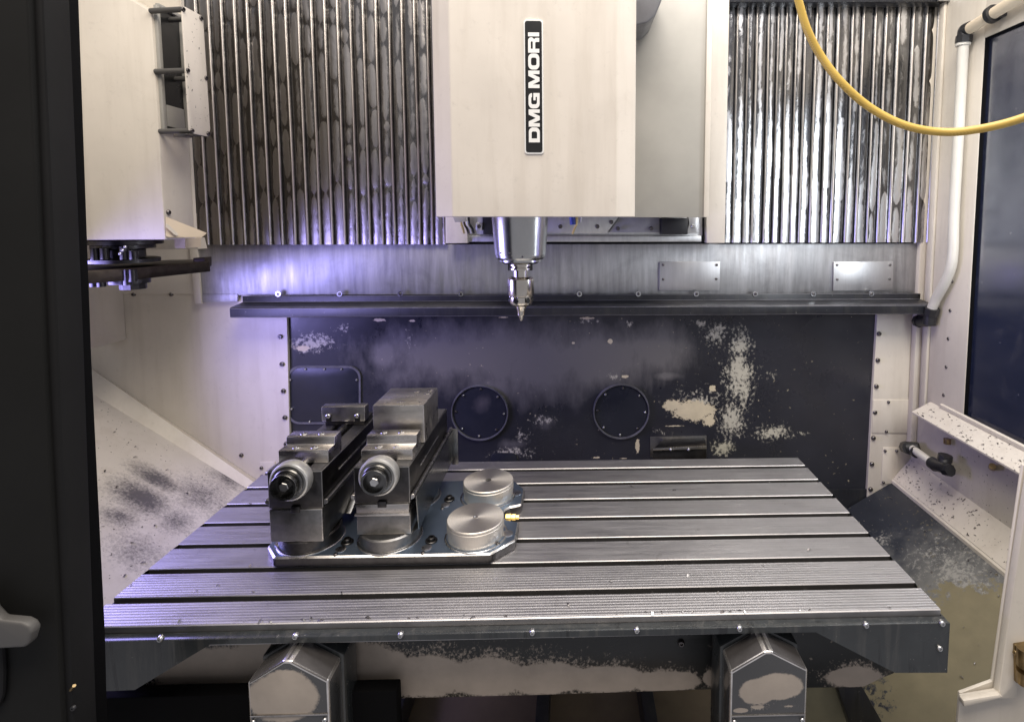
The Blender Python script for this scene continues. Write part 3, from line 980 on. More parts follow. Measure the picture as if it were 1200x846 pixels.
def guard(label, f, bk, wearb):
    t = thing('rail_guard', label, 'rail cover', Py(f[2][0], 846, 0.765), 'house shaped rail guards under the table')
    M_g = dark_worn('guard_worn', base=(0.045, 0.046, 0.048), blobs=wearb, wear=(0.38, 0.33, 0.28), edge=0.32, fscale=24, mid=0.12, grains=[(c_, (r_[0] * 1.15, r_[1], r_[2] * 1.35), 0.95) for c_, r_, a_ in wearb], grain_col=(0.30, 0.265, 0.23), gscale=230, rough=0.22, flecks=0.0)
    M_g.node_tree.nodes['Principled BSDF'].inputs['Coat Weight'].default_value = 0.7
    M_g.node_tree.nodes['Principled BSDF'].inputs['Coat Roughness'].default_value = 0.15
    Y1, Y2 = 0.765, 0.81
    pa = [Py(x, y, Y1) for x, y in f]
    zb_ = -0.30
    pa = [Vector((pa[0].x, Y1, zb_))] + pa + [Vector((pa[-1].x, Y1, zb_))]
    bm = nb()
    prism(bm, pa, (0, Y2 - Y1, 0))
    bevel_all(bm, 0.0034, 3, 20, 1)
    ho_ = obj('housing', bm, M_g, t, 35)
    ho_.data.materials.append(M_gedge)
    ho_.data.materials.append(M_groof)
    for p_ in ho_.data.polygons:
        if p_.normal.z > 0.5 and p_.area > 1e-4: p_.material_index = 2
    # welded rear flange, slightly bigger
    cx = sum(p.x for p in pa) / len(pa)
    pb = [Vector((cx + (p.x - cx) * 1.06, Y2 + 0.0005, p.z + (0.003 if p.z > zb_ + 0.01 else 0))) for p in pa]
    bm = nb()
    prism(bm, pb, (0, 0.05, 0))
    bevel_all(bm, 0.0025, 2, 20)
    obj('rear_flange', bm, M_apron, t, 35)
    pz = Py(f[0][0], 838, Y1).z
    boxo('seam', pa[0].x + 0.003, pa[-1].x - 0.003, Y1 - 0.002, Y1 + 0.001, pz - 0.001, pz + 0.001, M_vise_steel, t, 0)
    for s in (0.012, 0.988):
        screw('bolt', Vector((pa[0].x + (pa[-1].x - pa[0].x) * (0.06 + 0.88 * (s > 0.5)), Y1, pz - 0.009)), 0.004, 0.004, M_zinc, t)
    return t


GY = 0.765
guard('dark house shaped rail guard under the left of the table with a large beige patch', [(289.5, 800), (332, 774.5), (340, 774.5), (385, 798)], None,
      [b2(331, 817, 45, 34, 1.14, GY, 0.05), b2(334, 800, 30, 20, 1.05, GY, 0.05), b2(331, 830, 38, 16, 1.1, GY, 0.05)])
guard('dark house shaped rail guard under the right of the table with ragged beige', [(856, 787.5), (897, 763.5), (905, 763.5), (947, 784.5)], None,
      [b2(912, 804, 36, 20, 1.05, GY, 0.05), b2(888, 810, 26, 20, 1.05, GY, 0.05), b2(868, 832, 16, 5, 0.8, GY, 0.004), b2(888, 828, 18, 6, 0.6, GY, 0.004), b2(925, 827, 14, 3, 0.5, GY, 0.004)])

# ------------------------------------------------------------------ clamping plate with pots
PT = 0.020
cp = thing('clamping_plate', 'blue grey steel clamping plate under the two vises on the table', 'clamping plate', (-0.33, 1.1, 0))
xl = -0.5712; xr = -0.108
po = [(xl, 0.978), (xl + 0.031, 0.9425), (xr - 0.042, 0.9425), (xr, 0.985), (xr, 1.045)]
for k in range(7):
    aa = -pi / 2 - pi * k / 6
    po.append((xr - 0.012 + 0.024 * cos(aa), 1.078 + 0.028 * sin(aa)))
po += [(xr, 1.112), (xr, 1.178), (xr - 0.03, 1.222), (xl + 0.03, 1.222), (xl, 1.19)]
bm = nb()
prism(bm, [Vector((x, y, 0.0004)) for x, y in po], (0, 0, PT))
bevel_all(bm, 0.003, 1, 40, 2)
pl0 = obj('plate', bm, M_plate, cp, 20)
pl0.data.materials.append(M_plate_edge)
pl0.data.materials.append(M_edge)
for p_ in pl0.data.polygons:
    if abs(p_.normal.z) < 0.1: p_.material_index = 1
potc = [(x, y) for x in (-0.501, -0.3505, -0.186) for y in (1.003, 1.1505)]
for x, y in potc:
    bm = nb()
    lathe(bm, (x, y, PT), [(0.0602, -0.001), (0.0602, 0.0012), (0.0585, 0.0020), (0.0565, 0.0012), (0.0565, -0.001)], (0, 0, 1), 64, False)
    obj('pot_ring', bm, M_steel, cp)
for x, y in ((-0.268, 0.985), (-0.268, 1.135), (-0.426, 0.985), (-0.426, 1.135)):
    w = latheo('washer', (x, y, PT + 0.0005), [(0.0115, -0.001), (0.0115, 0.002), (0.0105, 0.003), (0.007, 0.003), (0.007, 0.0)], M_blackox, cp, (0, 0, 1), 24)
    latheo('socket_bolt', (x, y, PT + 0.0005), [(0.0068, 0), (0.0068, 0.0075), (0.006, 0.0085), (0.0036, 0.0085), (0.0034, 0.004), (0, 0.004)], M_blackox, w, (0, 0, 1), 20)
    latheo('bore', (x - 0.003, y - 0.022, PT + 0.0005), [(0.0095, -0.001), (0.0095, 0.001), (0.008, 0.0014), (0, 0.0010)], M_steel, cp, (0, 0, 1), 24)
    screw('pin', (x - 0.006, y - 0.037, PT), 0.0038, 0.003, M_screw, cp, (0, 0, 1))
for x, y in ((xr - 0.018, 1.004), (xr - 0.016, 1.158), (xl + 0.022, 0.985)):
    latheo('bore', (x, y, PT + 0.0006), [(0.011, -0.001), (0.011, 0.001), (0.0095, 0.0015), (0, 0.0012)], M_steel, cp, (0, 0, 1), 24)
screw('pin', (xr - 0.032, 0.972, PT), 0.0042, 0.003, M_screw, cp, (0, 0, 1))
bf = latheo('brass_fitting', (xr - 0.030, 1.078, 0.012), [(0.0075, 0), (0.0075, 0.010), (0.0058, 0.0105), (0.0058, 0.013), (0.0066, 0.0135), (0.0066, 0.020), (0.0048, 0.021), (0.0048, 0.027), (0.003, 0.027), (0.003, 0.022), (0, 0.022)], M_brass, cp, (1, -0.02, 0), 6, 20)

# discs sitting in the pots
def disc(label, x, y, hole):
    t = thing('steel_disc', label, 'disc', (x, y, PT), 'round steel discs on the clamping plate')
    R = 0.0545
    pr_ = [(R * 0.97, 0.0005), (R * 0.97, 0.016), (R, 0.0165), (R, 0.0285), (R * 0.985, 0.0295), (R * 0.985, 0.031), (R, 0.0318), (R, 0.0345), (R * 0.975, 0.036)]
    pr_ += [(hole, 0.036), (hole * 0.9, 0.0345 if hole < 0.0045 else 0.024), (0, 0.0345 if hole < 0.0045 else 0.024)]
    bm = nb()
    lathe(bm, (0, 0, 0), pr_, (0, 0, 1), 72)
    me = bpy.data.meshes.new('body')
    bmesh.ops.recalc_face_normals(bm, faces=bm.faces[:])
    bm.to_mesh(me); bm.free()
    me.materials.append(M_disc)
    me.polygons.foreach_set('use_smooth', [True] * len(me.polygons)); me.set_sharp_from_angle(angle=radians(30))
    o = bpy.data.objects.new('body', me); C.objects.link(o); o.parent = t
    if hole < 0.0045:
        bm = nb()
        lathe(bm, (0, 0, 0), [(0.0046, 0.0355), (0.0046, 0.0366), (0.0036, 0.0368), (0.003, 0.0358), (0, 0.0356)], (0, 0, 1), 24)
        me = bpy.data.meshes.new('plug'); bm.to_mesh(me); bm.free(); me.materials.append(M_steel)
        p = bpy.data.objects.new('plug', me); C.objects.link(p); p.parent = t
    else:
        bm = nb()
        lathe(bm, (0, 0, 0), [(hole * 0.92, 0.0335), (0, 0.0336)], (0, 0, 1), 24)
        me = bpy.data.meshes.new('bore'); bm.to_mesh(me); bm.free(); me.materials.append(M_badge)  # black disc stands in for the shade in the hole
        p = bpy.data.objects.new('bore', me); C.objects.link(p); p.parent = t
    return t


disc('near turned steel disc with a small bright centre plug on the clamping plate', -0.187, 1.003, 0.004)
disc('far turned steel disc with a dark open centre hole on the clamping plate', -0.185, 1.1505, 0.0065)

# ------------------------------------------------------------------ vises
def vise(label, x0, x1, yf, jaw, moving, right):
    xc = (x0 + x1) / 2
    z0, zs, zt = PT + 0.0245, 0.106, 0.1765
    yb_ = yf + 0.300
    t = thing('machine_vise', label, 'vise', (xc, yf + 0.15, PT), 'machine vises on the clamping plate')
    # two round feet in the pots
    for y in (1.003, 1.1505):
        latheo('foot', (xc, y, PT), [(0.0555, 0.0008), (0.0555, 0.022), (0.052, 0.0243), (0, 0.0243)], M_blackox if not right else M_vise_base, t, (0, 0, 1), 56)
    mb = M_vise_base
    if right:
        boxo('base', x0, x1 - 0.0006, yf + 0.006, yb_, z0, 0.0872, M_vise_base, t, 0.0015, M_vise_steel)
        boxo('base_step', x0 + 0.002, x1 - 0.0010, yf, yb_, 0.0874, 0.1062, M_vise_steel, t, 0.0015)
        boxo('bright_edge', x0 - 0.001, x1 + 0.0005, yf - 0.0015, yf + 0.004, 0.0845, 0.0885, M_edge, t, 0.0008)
    else:
        boxo('base', x0, x1, yf, yb_, z0, 0.1064, mb, t, 0.0022, M_vise_steel)
    # key at the front
    boxo('key', xc - 0.008, xc + 0.008, yf - 0.002, yf + 0.01, 0.1005, 0.112, M_blackox, t, 0.001)
    # slide body: U channel with a screw slot on top
    bm = nb()
    prism(bm, [Vector((x, yf + 0.002, z)) for x, z in ((x0 - 0.001, 0.1068), (x1 + 0.001, 0.1068), (x1 + 0.001, zt), (xc + 0.019, zt), (xc + 0.019, zt - 0.016), (xc - 0.019, zt - 0.016), (xc - 0.019, zt), (x0 - 0.001, zt))], (0, yb_ - yf, 0))
    bevel_all(bm, 0.0016, 2, 25, 1)
    sb0 = obj('slide_body', bm, M_blackox, t)
    sb0.data.materials.append(M_vise_base)
    boxo('slide_rail', x0 + 0.001, xc - 0.021, yf + 0.004, yb_ - 0.002, zt + 0.0002, zt + 0.0012, M_vise_base, t, 0)
    boxo('slide_rail', xc + 0.021, x1 - 0.001, yf + 0.004, yb_ - 0.002, zt + 0.0002, zt + 0.0012, M_vise_base, t, 0)
    tubeo('spindle_screw', [(xc, yf + 0.01, zt - 0.006), (xc, yb_ - 0.01, zt - 0.006)], 0.009, M_steel, t, 16)
    # side grooves and guard ledges
    for s, xe in ((1, x1), (-1, x0)):
        boxo('groove_strip', min(xe + s * 0.0012, xe + s * 0.003), max(xe + s * 0.0012, xe + s * 0.003), yf + 0.07, yf + 0.21, 0.146, 0.1495, M_steel, t, 0.0006)
        bm = nb()
        prism(bm, [Vector((xe + s * 0.0015, yf + 0.004, z_)) + Vector((dx * s, 0, 0)) for dx, z_ in ((0, 0.112), (0.007, 0.116), (0.0075, 0.121), (0.005, 0.123), (0, 0.122))], (0, yb_ - yf + (0.02 if right else -0.01), 0))
        bevel_all(bm, 0.0006, 1)
        obj('guard_ledge', bm, M_vise_steel if right else M_vise_base, t)
    if right:
        # swarf guard sheet along the right side
        bm = nb()
        prism(bm, [Vector((x1 + 0.0095, yf + 0.02, 0.046)), Vector((x1 + 0.0095, yf + 0.008, 0.118)), Vector((x1 + 0.0095, yb_ + 0.018, 0.118)), Vector((x1 + 0.0095, yb_ + 0.018, 0.046))], (0.0015, 0, 0))
        obj('side_guard', bm, metal_guard, t, 0)
        boxo('guard_cap', x1 + 0.005, x1 + 0.022, yb_ + 0.0185, yb_ + 0.022, 0.03, 0.120, M_vise_base, t, 0.0015)
    else:
        # triangular cut of the base towards the rear
        prismo('gusset', [(x1 + 0.0006, yf + 0.09, 0.046), (x1 + 0.0006, yf + 0.15, 0.046), (x1 + 0.0006, yf + 0.15, 0.075)], (0.012, 0, 0), M_vise_base, t, 0.001)
    # screw drive: ring, hub and hexagon
    zc = zt - 0.0105
    xr_ = xc
    rg = latheo('drive_ring', (xr_, yf + 0.003, zc), [(0.030, 0), (0.0335, 0.001), (0.035, 0.006), (0.0352, 0.018), (0.0335, 0.0225), (0.031, 0.024), (0.028, 0.0205), (0.022, 0.020), (0.0, 0.020)], M_ring, t, (0, -1, 0), 64)
    latheo('dial_face', (xr_, yf - 0.0172, zc), [(0.0305, 0), (0.0300, 0.0012), (0.0265, 0.0016), (0.0, 0.0016)], M_dial, rg, (0, -1, 0), 56)
    hb = latheo('drive_hub', (xr_, yf - 0.0165, zc), [(0.0262, 0), (0.0262, 0.006), (0.0245, 0.008), (0.0225, 0.0085), (0.0225, 0.017), (0.0232, 0.018), (0.0232, 0.021), (0.0225, 0.022), (0.0185, 0.022), (0.0178, 0.012), (0.0, 0.012)], M_hub, t, (0, -1, 0), 56)
    latheo('hex_drive', (xr_, yf - 0.0275, zc), [(0.0085, 0), (0.0085, 0.008), (0.0075, 0.009), (0, 0.009)], M_steel, hb, (0, -1, 0), 6, 20)
    latheo('dial_slot', (x1 - 0.016, yf + 0.0025, zc - 0.012), [(0.006, 0), (0.006, 0.0015), (0, 0.0015)], M_badge, t, (0, -1, 0), 16)
    # stepped moving jaw
    j = moving
    zj1, zj2 = (0.198, 0.214) if right else (0.202, 0.2165)
    bm = nb()
    st = [(yf + j, zt + 0.0014), (yf + j, zj1), (yf + j + 0.027, zj1), (yf + j + 0.029, zj2), (yf + j + 0.058, zj2), (yf + j + 0.058, zt + 0.0014)]
    prism(bm, [Vector((x0 + 0.004, y, z)) for y, z in st], (x1 - x0 - 0.004, 0, 0))
    bevel_all(bm, 0.0012, 2, 25, 1)
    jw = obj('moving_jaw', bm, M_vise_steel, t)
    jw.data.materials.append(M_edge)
    for dy, z in ((0.013, zj1), (0.043, zj2)):
        for dx in (-0.017, 0.017):
            screw('jaw_bolt', (xc + dx, yf + j + dy, z - 0.0015), 0.0068, 0.003, M_steel, jw, (0, 0, 1))
    if jaw:
        # fixed jaw with two bolts at the far end
        y = yf + jaw
        fj = boxo('fixed_jaw', x0 + 0.001, x1, y, y + 0.024, 0.188, 0.221, M_vise_base, t, 0.002, M_vise_steel)
        boxo('jaw_carriage', x0 + 0.006, x1 - 0.004, y + 0.006, y + 0.06, zt + 0.0014, 0.1878, M_blackox, t, 0.001)
        for dx in (-0.031, 0.031):
            boxo('bolt_slot', xc + dx - 0.0055, xc + dx + 0.0055, y - 0.0008, y + 0.001, 0.1882, 0.203, M_badge, fj, 0)
            screw('bolt', (xc + dx, y - 0.001, 0.201), 0.0052, 0.004, M_steel, fj)
    return t


metal_guard = metal('guard_sheet', (0.24, 0.25, 0.25), 0.22, (1, 1, 1), 12, 0.15, 0.08, 0.02)
vise('open black machine vise at the left end of the clamping plate', -0.549, -0.4535, 0.950, 0.211, 0.032, False)
vise('dark machine vise next to the turned discs gripping a big steel block', -0.4004, -0.3008, 0.963, 0, 0.027, True)
bl = thing('steel_block', 'large greasy rectangular steel block held in the right vise', 'workpiece', (-0.35, 1.12, 0.179))
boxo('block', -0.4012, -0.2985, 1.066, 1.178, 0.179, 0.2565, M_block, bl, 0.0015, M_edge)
bm = nb()
rb_ = random.Random(4)
for k in range(15):
    x = -0.395 + 0.095 * rb_.random(); y = 1.07 + 0.103 * rb_.random() ** 0.8
    r = 0.0012 + 0.0045 * rb_.random() ** 2
    c = Vector((x, y, 0.2565))
    lathe(bm, c, [(r * 1.5, 0), (r * 1.2, r * 0.16), (r * 0.5, r * 0.26), (0, r * 0.28)], (0, 0, 1), 10)
obj('coolant_drops', bm, metal('wet', (0.6, 0.58, 0.55), 0.08, bmp=0), bl, 60, 'stuff')

# ------------------------------------------------------------------ spindle head
HY = 1.12
sh = thing('spindle_head', 'tall cream spindle head cover hanging over the table with a vertical name plate', 'spindle head', Py(627, 255, 1.3))
x_a, x_b, x_c, x_d = Py(511, 255, HY + 0.022).x, Py(530.5, 255, HY).x, Py(722.5, 255, HY).x, Py(744, 255, HY + 0.022).x
zh = Py(620, 254.5, HY).z
bm = nb()
prism(bm, [Vector((x, y, zh)) for x, y in ((x_a, HY + 0.55), (x_a, HY + 0.022), (x_b, HY), (x_c, HY), (x_d, HY + 0.022), (x_d, HY + 0.55))], (0, 0, 0.75))
bevel_all(bm, 0.0015, 1)
obj('front_cover', bm, M_cream_clean, sh, 12)
x_e, x_f = Py(745, 255, 1.38).x, Py(829, 255, 1.38).x
bm = nb()
prism(bm, [Vector((x, y, Py(780, 255, 1.38).z)) for x, y in ((x_d + 0.001, 1.38), (x_f - 0.006, 1.38), (x_f, 1.386), (x_f, 1.655), (x_d + 0.001, 1.655))], (0, 0, 0.75))
bevel_all(bm, 0.0015)
obj('side_cover', bm, M_grey_paint, sh)
boxo('edge_strip', x_f - 0.011, x_f + 0.002, 1.374, 1.3795, Py(780, 255, 1.38).z + 0.0006, 1.38, M_cream_clean, sh, 0.001)
# lamp housing at the top right of the cover
bm = nb()
prism(bm, [Py(x, y, 1.25) for x, y in ((744, -25), (782, -25), (775, 2), (768, 18), (758, 27), (744, 30))], (0, 0.12, 0))
bevel_all(bm, 0.004, 3)
obj('nozzle_housing', bm, simple('grey_plastic', (0.13, 0.13, 0.14), 0.4), sh)

# name plate with raised letters (reads upwards)
np_ = nb()
c0 = Py(625.6, 103, HY)
k = HY / F
prism(np_, [Vector((c0.x + x * k, HY - 0.0025, c0.z + z * k)) for x, z in rrect(-11, -75, 11, 75, 3.5)], (0, 0.0022, 0))
plate = obj('name_plate', np_, M_white, sh, 0)
np_ = nb()
prism(np_, [Vector((c0.x + x * k, HY - 0.0031, c0.z + z * k)) for x, z in rrect(-9.5, -73.2, 9.5, 73.2, 2.6)], (0, 0.0005, 0))
obj('black_field', np_, M_badge, plate, 0)


def arc(cx, cy, rx, ry, a0, a1, n=6):
    return [(cx + rx * cos(radians(a0 + (a1 - a0) * i / n)), cy + ry * sin(radians(a0 + (a1 - a0) * i / n))) for i in range(n + 1)]


def glyph(ch):
    if ch == 'I': return 0.34, [[(0, 0), (0.30, 0), (0.30, 1), (0, 1)]]
    if ch == 'D':
        return 1.22, [[(0, 0)] + arc(0.80, 0.36, 0.36, 0.36, -90, 0) + arc(0.80, 0.64, 0.36, 0.36, 0, 90) + [(0, 1)],
                      [(0.30, 0.25)] + arc(0.70, 0.40, 0.15, 0.15, -90, 0) + arc(0.70, 0.60, 0.15, 0.15, 0, 90) + [(0.30, 0.75)]]
    if ch == 'O':
        return 1.28, [arc(0.36, 0.36, 0.36, 0.36, 180, 270) + arc(0.86, 0.36, 0.36, 0.36, 270, 360) + arc(0.86, 0.64, 0.36, 0.36, 0, 90) + arc(0.36, 0.64, 0.36, 0.36, 90, 180),
                      arc(0.46, 0.40, 0.15, 0.15, 180, 270) + arc(0.76, 0.40, 0.15, 0.15, 270, 360) + arc(0.76, 0.60, 0.15, 0.15, 0, 90) + arc(0.46, 0.60, 0.15, 0.15, 90, 180)]
    if ch == 'M':
        return 1.42, [[(0, 0), (0.27, 0), (0.27, 0.62), (0.52, 0), (0.82, 0), (1.07, 0.62), (1.07, 0), (1.34, 0), (1.34, 1), (0.93, 1), (0.67, 0.36), (0.41, 1), (0, 1)]]
    if ch == 'G':
        return 1.26, [arc(0.36, 0.36, 0.36, 0.36, 180, 270) + [(1.18, 0), (1.18, 0.56), (0.62, 0.56), (0.62, 0.36), (0.88, 0.36), (0.88, 0.24)] + arc(0.46, 0.39, 0.15, 0.15, 270, 180) + arc(0.46, 0.61, 0.15, 0.15, 180, 90) + [(0.84, 0.76), (0.86, 0.68), (1.17, 0.68)] + arc(0.86, 0.70, 0.31, 0.30, 0, 90) + arc(0.36, 0.64, 0.36, 0.36, 90, 180)]
    if ch == 'R':
        return 1.24, [[(0, 0), (0.30, 0), (0.30, 0.36), (0.70, 0.36)] + arc(0.72, 0.24, 0.10, 0.12, 90, 0) + [(0.82, 0), (1.13, 0)] + arc(0.95, 0.26, 0.18, 0.2, 0, 60, 3) + arc(0.92, 0.72, 0.25, 0.28, -60, 90, 8) + [(0, 1)],
                      [(0.30, 0.58), (0.76, 0.58)] + arc(0.78, 0.67, 0.09, 0.09, -90, 90) + [(0.30, 0.76)]]


def letter(ch, off, hgt, wscale):
    adv, outl = glyph(ch)
    cu = bpy.data.curves.new('letter', 'CURVE')
    cu.dimensions = '2D'
    cu.fill_mode = 'BOTH'
    cu.extrude = 0.0004
    for pl in outl:
        sp = cu.splines.new('POLY')
        sp.points.add(len(pl) - 1)
        for i, (x, y) in enumerate(pl):
            sp.points[i].co = (x * hgt * wscale, y * hgt, 0, 1)
        sp.use_cyclic_u = True
    tmp = bpy.data.objects.new('tmp', cu)
    C.objects.link(tmp)
    dg = bpy.context.evaluated_depsgraph_get()
    me = bpy.data.meshes.new_from_object(tmp.evaluated_get(dg))
    bpy.data.objects.remove(tmp)
    me.materials.clear(); me.materials.append(M_white)
    # text x -> world z, text y -> world -x, text z -> world -y
    R = Matrix(((0, -1, 0, c0.x + 6.6 * k), (0, 0, -1, HY - 0.0036), (1, 0, 0, c0.z - 62 * k + off), (0, 0, 0, 1)))
    me.transform(R)
    o = bpy.data.objects.new('letter', me)
    C.objects.link(o)
    o.parent = plate
    return adv * hgt * wscale


hgt = 12.6 * k
tot = sum(glyph(c)[0] for c in 'DMGMORI') + 0.30
ws = (123 * k) / (tot * hgt)
off = 0
for ch in 'DMG MORI':
    if ch == ' ':
        off += 0.30 * hgt * ws; continue
    off += letter(ch, off, hgt, ws)

# spindle nose
SYc = 1.30
sc0 = Py(609.5, 255, SYc)
kk = SYc / F
hz = lambda y: -(y - 255) * kk
bm = nb()
latheo('spindle_nose', sc0, [(32.6 * kk, 0.03), (32.6 * kk, hz(256)), (31.2 * kk, hz(275)), (29.6 * kk, hz(297)), (29.6 * kk, hz(298)), (29.0 * kk, hz(298.3)), (28.6 * kk, hz(301)), (26.5 * kk, hz(303.5)), (24.2 * kk, hz(304)), (24.2 * kk, hz(306.0)), (22.6 * kk, hz(306.5)), (20 * kk, hz(308.5)), (0, hz(308.7))], M_nose, sh, (0, 0, 1), 64)
for x, y in ((-9.5, 294.5), (5, 299), (-20, 295)):
    rr_ = 30.3 * kk
    screw('screw', sc0 + Vector((x * kk, -math.sqrt(max(0, rr_ ** 2 - (x * kk) ** 2)) + 0.0012, hz(y))), 0.0022, 0.002, M_screw, sh)

ch_ = thing('drill_chuck', 'chrome drill chuck hanging from the spindle nose', 'drill chuck', sc0 + Vector((0, 0, hz(345))))
bm = nb()
latheo('holder', sc0, [(0, hz(308.8)), (13.8 * kk, hz(308.8)), (13.8 * kk, hz(311)), (11.5 * kk, hz(311.7)), (11.5 * kk, hz(313)), (13.6 * kk, hz(313.6)), (13.6 * kk, hz(315.5)), (8.8 * kk, hz(316.4)), (8.8 * kk, hz(324)), (11 * kk, hz(324.6)), (0, hz(324.8))], M_chrome, ch_, (0, 0, 1), 48)
for s in (-1, 1):
    boxo('drive_key', sc0.x + s * 12.2 * kk - 0.004, sc0.x + s * 12.2 * kk + 0.004, SYc - 0.014, SYc + 0.014, sc0.z + hz(316.5), sc0.z + hz(309.2), M_blackox, ch_, 0.001)
latheo('body', sc0, [(0, hz(324.9)), (13 * kk, hz(324.9)), (15.3 * kk, hz(326.5)), (15.5 * kk, hz(328)), (15.5 * kk, hz(345)), (15.0 * kk, hz(346.3)), (0, hz(346.4))], M_chrome, ch_, (0, 0, 1), 48)
# grooved clamping ring
bm = nb()
segs = 72
for_r = []
for h_, base, dep in ((346.5, 12.8, 0.0), (347.2, 13.8, 1.0), (354, 13.8, 1.0), (356.5, 12.5, 0.6), (358.5, 9.5, 0.0)):
    for_r.append([sc0 + Vector((cos(2 * pi * i / segs) * (base - (dep * 2.2 if (i % 12) < 4 else 0)) * kk, sin(2 * pi * i / segs) * (base - (dep * 2.2 if (i % 12) < 4 else 0)) * kk, hz(h_))) for i in range(segs)])
loft(bm, for_r)
obj('clamping_ring', bm, M_chrome, ch_, 30)
for i in range(6):
    a_ = 2 * pi * i / 6 + 0.2
    bm = nb()
    cc = sc0 + Vector((cos(a_) * 13.2 * kk, sin(a_) * 13.2 * kk, hz(351.5)))
    lathe(bm, cc - Vector((cos(a_), sin(a_), 0)) * 0.003, [(0.0062, 0), (0.0062, 0.0045), (0.005, 0.0055), (0, 0.0055)], (cos(a_), sin(a_), 0), 14)
    obj('dark_slot_pad', bm, M_badge, ch_, 40)  # black pads stand in for shade in the ring slots
latheo('nose_cone', sc0, [(0, hz(358.6)), (7.0 * kk, hz(358.6)), (6.4 * kk, hz(360)), (4.8 * kk, hz(364)), (4.4 * kk, hz(366)), (4.2 * kk, hz(370)), (3.2 * kk, hz(371.5)), (0, hz(371.6))], M_chrome, ch_, (0, 0, 1), 40)
for i in range(3):
    a_ = 2 * pi * i / 3 + 0.5
    tubeo('jaw', [sc0 + Vector((cos(a_) * 2.0 * kk, sin(a_) * 2.0 * kk, hz(371))), sc0 + Vector((cos(a_) * 0.9 * kk, sin(a_) * 0.9 * kk, hz(376.5)))], [1.5 * kk, 0.6 * kk], M_chrome, ch_, 8)

# slide and brackets visible under the head
ss = thing('head_slide', 'pale steel slide plate with bolts just below the head cover', 'slide', Py(690, 284, 1.69))
pxprism('slide_plate', [(545, 248), (823, 248), (823, 276), (545, 276)], 1.68, 0.02, M_slide, ss, 0.001)
pxprism('slide_rail', [(548, 276.3), (822, 276.3), (822, 283.5), (548, 283.5)], 1.67, 0.025, M_slide, ss, 0.0015)
pxprism('gear_plate', [(642, 250), (728, 250), (711, 273.5), (642, 273.5)], 1.66, 0.012, M_slide, ss, 0.001)
pxprism('gear_plate', [(729, 250), (773, 250), (773, 272.5), (713, 272.5)], 1.665, 0.012, simple('grey_plate', (0.3, 0.3, 0.31), 0.45), ss, 0.001)
for x, y in ((656.5, 265.7), (700, 265.7), (716.5, 260.5), (724, 268), (763, 268)):
    screw('bolt', Py(x, y, 1.658), 0.0065, 0.006, M_screw, ss)
pxprism('limit_block', [(775, 256), (806, 256), (806, 275), (775, 275)], 1.64, 0.035, M_plastic, ss, 0.002)
pxprism('limit_block', [(565, 250), (588, 250), (588, 275), (566, 275)], 1.64, 0.035, M_plastic, ss, 0.002)
b_ = pxprism('switch_lug', [(557.5, 261), (565, 261), (565, 270), (557.5, 270)], 1.635, 0.03, M_slide, ss, 0.002)
screw('bolt', Py(561.3, 265.5, 1.635), 0.006, 0.005, M_screw, ss)
b_ = pxprism('switch_lug', [(806, 252), (818, 252), (816.5, 262), (818, 273), (805, 273), (807.5, 262)], 1.645, 0.02, M_slide, ss, 0.002)
screw('bolt', Py(811.7, 265.3, 1.645), 0.0065, 0.006, M_zinc, ss)
pp_ = pxprism('side_post', [(521.5, 200), (547, 200), (548, 285), (522, 285.5)], 1.66, 0.03, M_cream_clean, None, 0.002)
tag(pp_, 'pale post at the right edge of the left bellows', 'post')
pp_ = pxprism('side_post', [(826, -60), (856, -60), (849.5, 285), (828, 285)], 1.66, 0.03, M_cream_clean, None, 0.002)
tag(pp_, 'tall pale post at the left edge of the right bellows', 'post')
cb_ = thing('cable_bundle', 'short brown and cream cables under the left edge of the head', 'cable', Py(545, 262, 1.5))
for x, m_, d in ((539.5, M_yel, 0), (543, M_arm, 3), (546.5, M_white, 4), (549, M_plastic, 4)):
    tubeo('cable', spline([Py(x, 252, 1.5), Py(x + 1, 262, 1.5), Py(x + 3 + d * 0.4, 268, 1.52), Py(x + 4 + d * 0.5, 273, 1.56)]), 0.0032, m_, cb_, 8)
pxprism('clip', [(530, 252), (546, 252), (546, 260), (533, 260.5)], 1.49, 0.02, M_grey_paint, cb_, 0.001)
cb_ = thing('air_line', 'short blue hose with a yellow line under the middle of the head', 'hose', Py(672, 262, 1.5))
tubeo('blue_hose', spline([Py(670, 252, 1.5), Py(671, 258, 1.5), Py(671.5, 263.5, 1.5)]), 0.0085, M_blue, cb_, 12)
tubeo('yellow_line', spline([Py(676, 252, 1.5), Py(675.5, 262, 1.5), Py(673, 268, 1.52), Py(671, 273.5, 1.54)]), 0.0035, M_yel, cb_, 8)
tubeo('steel_line', [Py(681, 252, 1.5), Py(680.5, 260.5, 1.5)], 0.0035, M_slide, cb_, 8)

# ------------------------------------------------------------------ tool magazine housing at the left
tm = thing('tool_magazine', 'cream tool magazine housing at the upper left with an open side hatch', 'tool magazine', Py(150, 282, 1.3))
XM = Py(193.5, 275, 1.30).x
zlo = Py(150, 281, 1.30).z
ztp = Py(174, 14, 1.30).z
bm = nb()
# front cover: slanted top edge
xL = -1.55
f0 = [Vector((xL, 1.312, zlo - 0.004)), Vector((XM, 1.30, zlo)), Vector((XM, 1.30, ztp)), Vector((xL, 1.30, ztp + 0.35))]
prism(bm, f0, (0, 0.10, 0))
bevel_all(bm, 0.003)
obj('front_cover', bm, M_cream, tm)
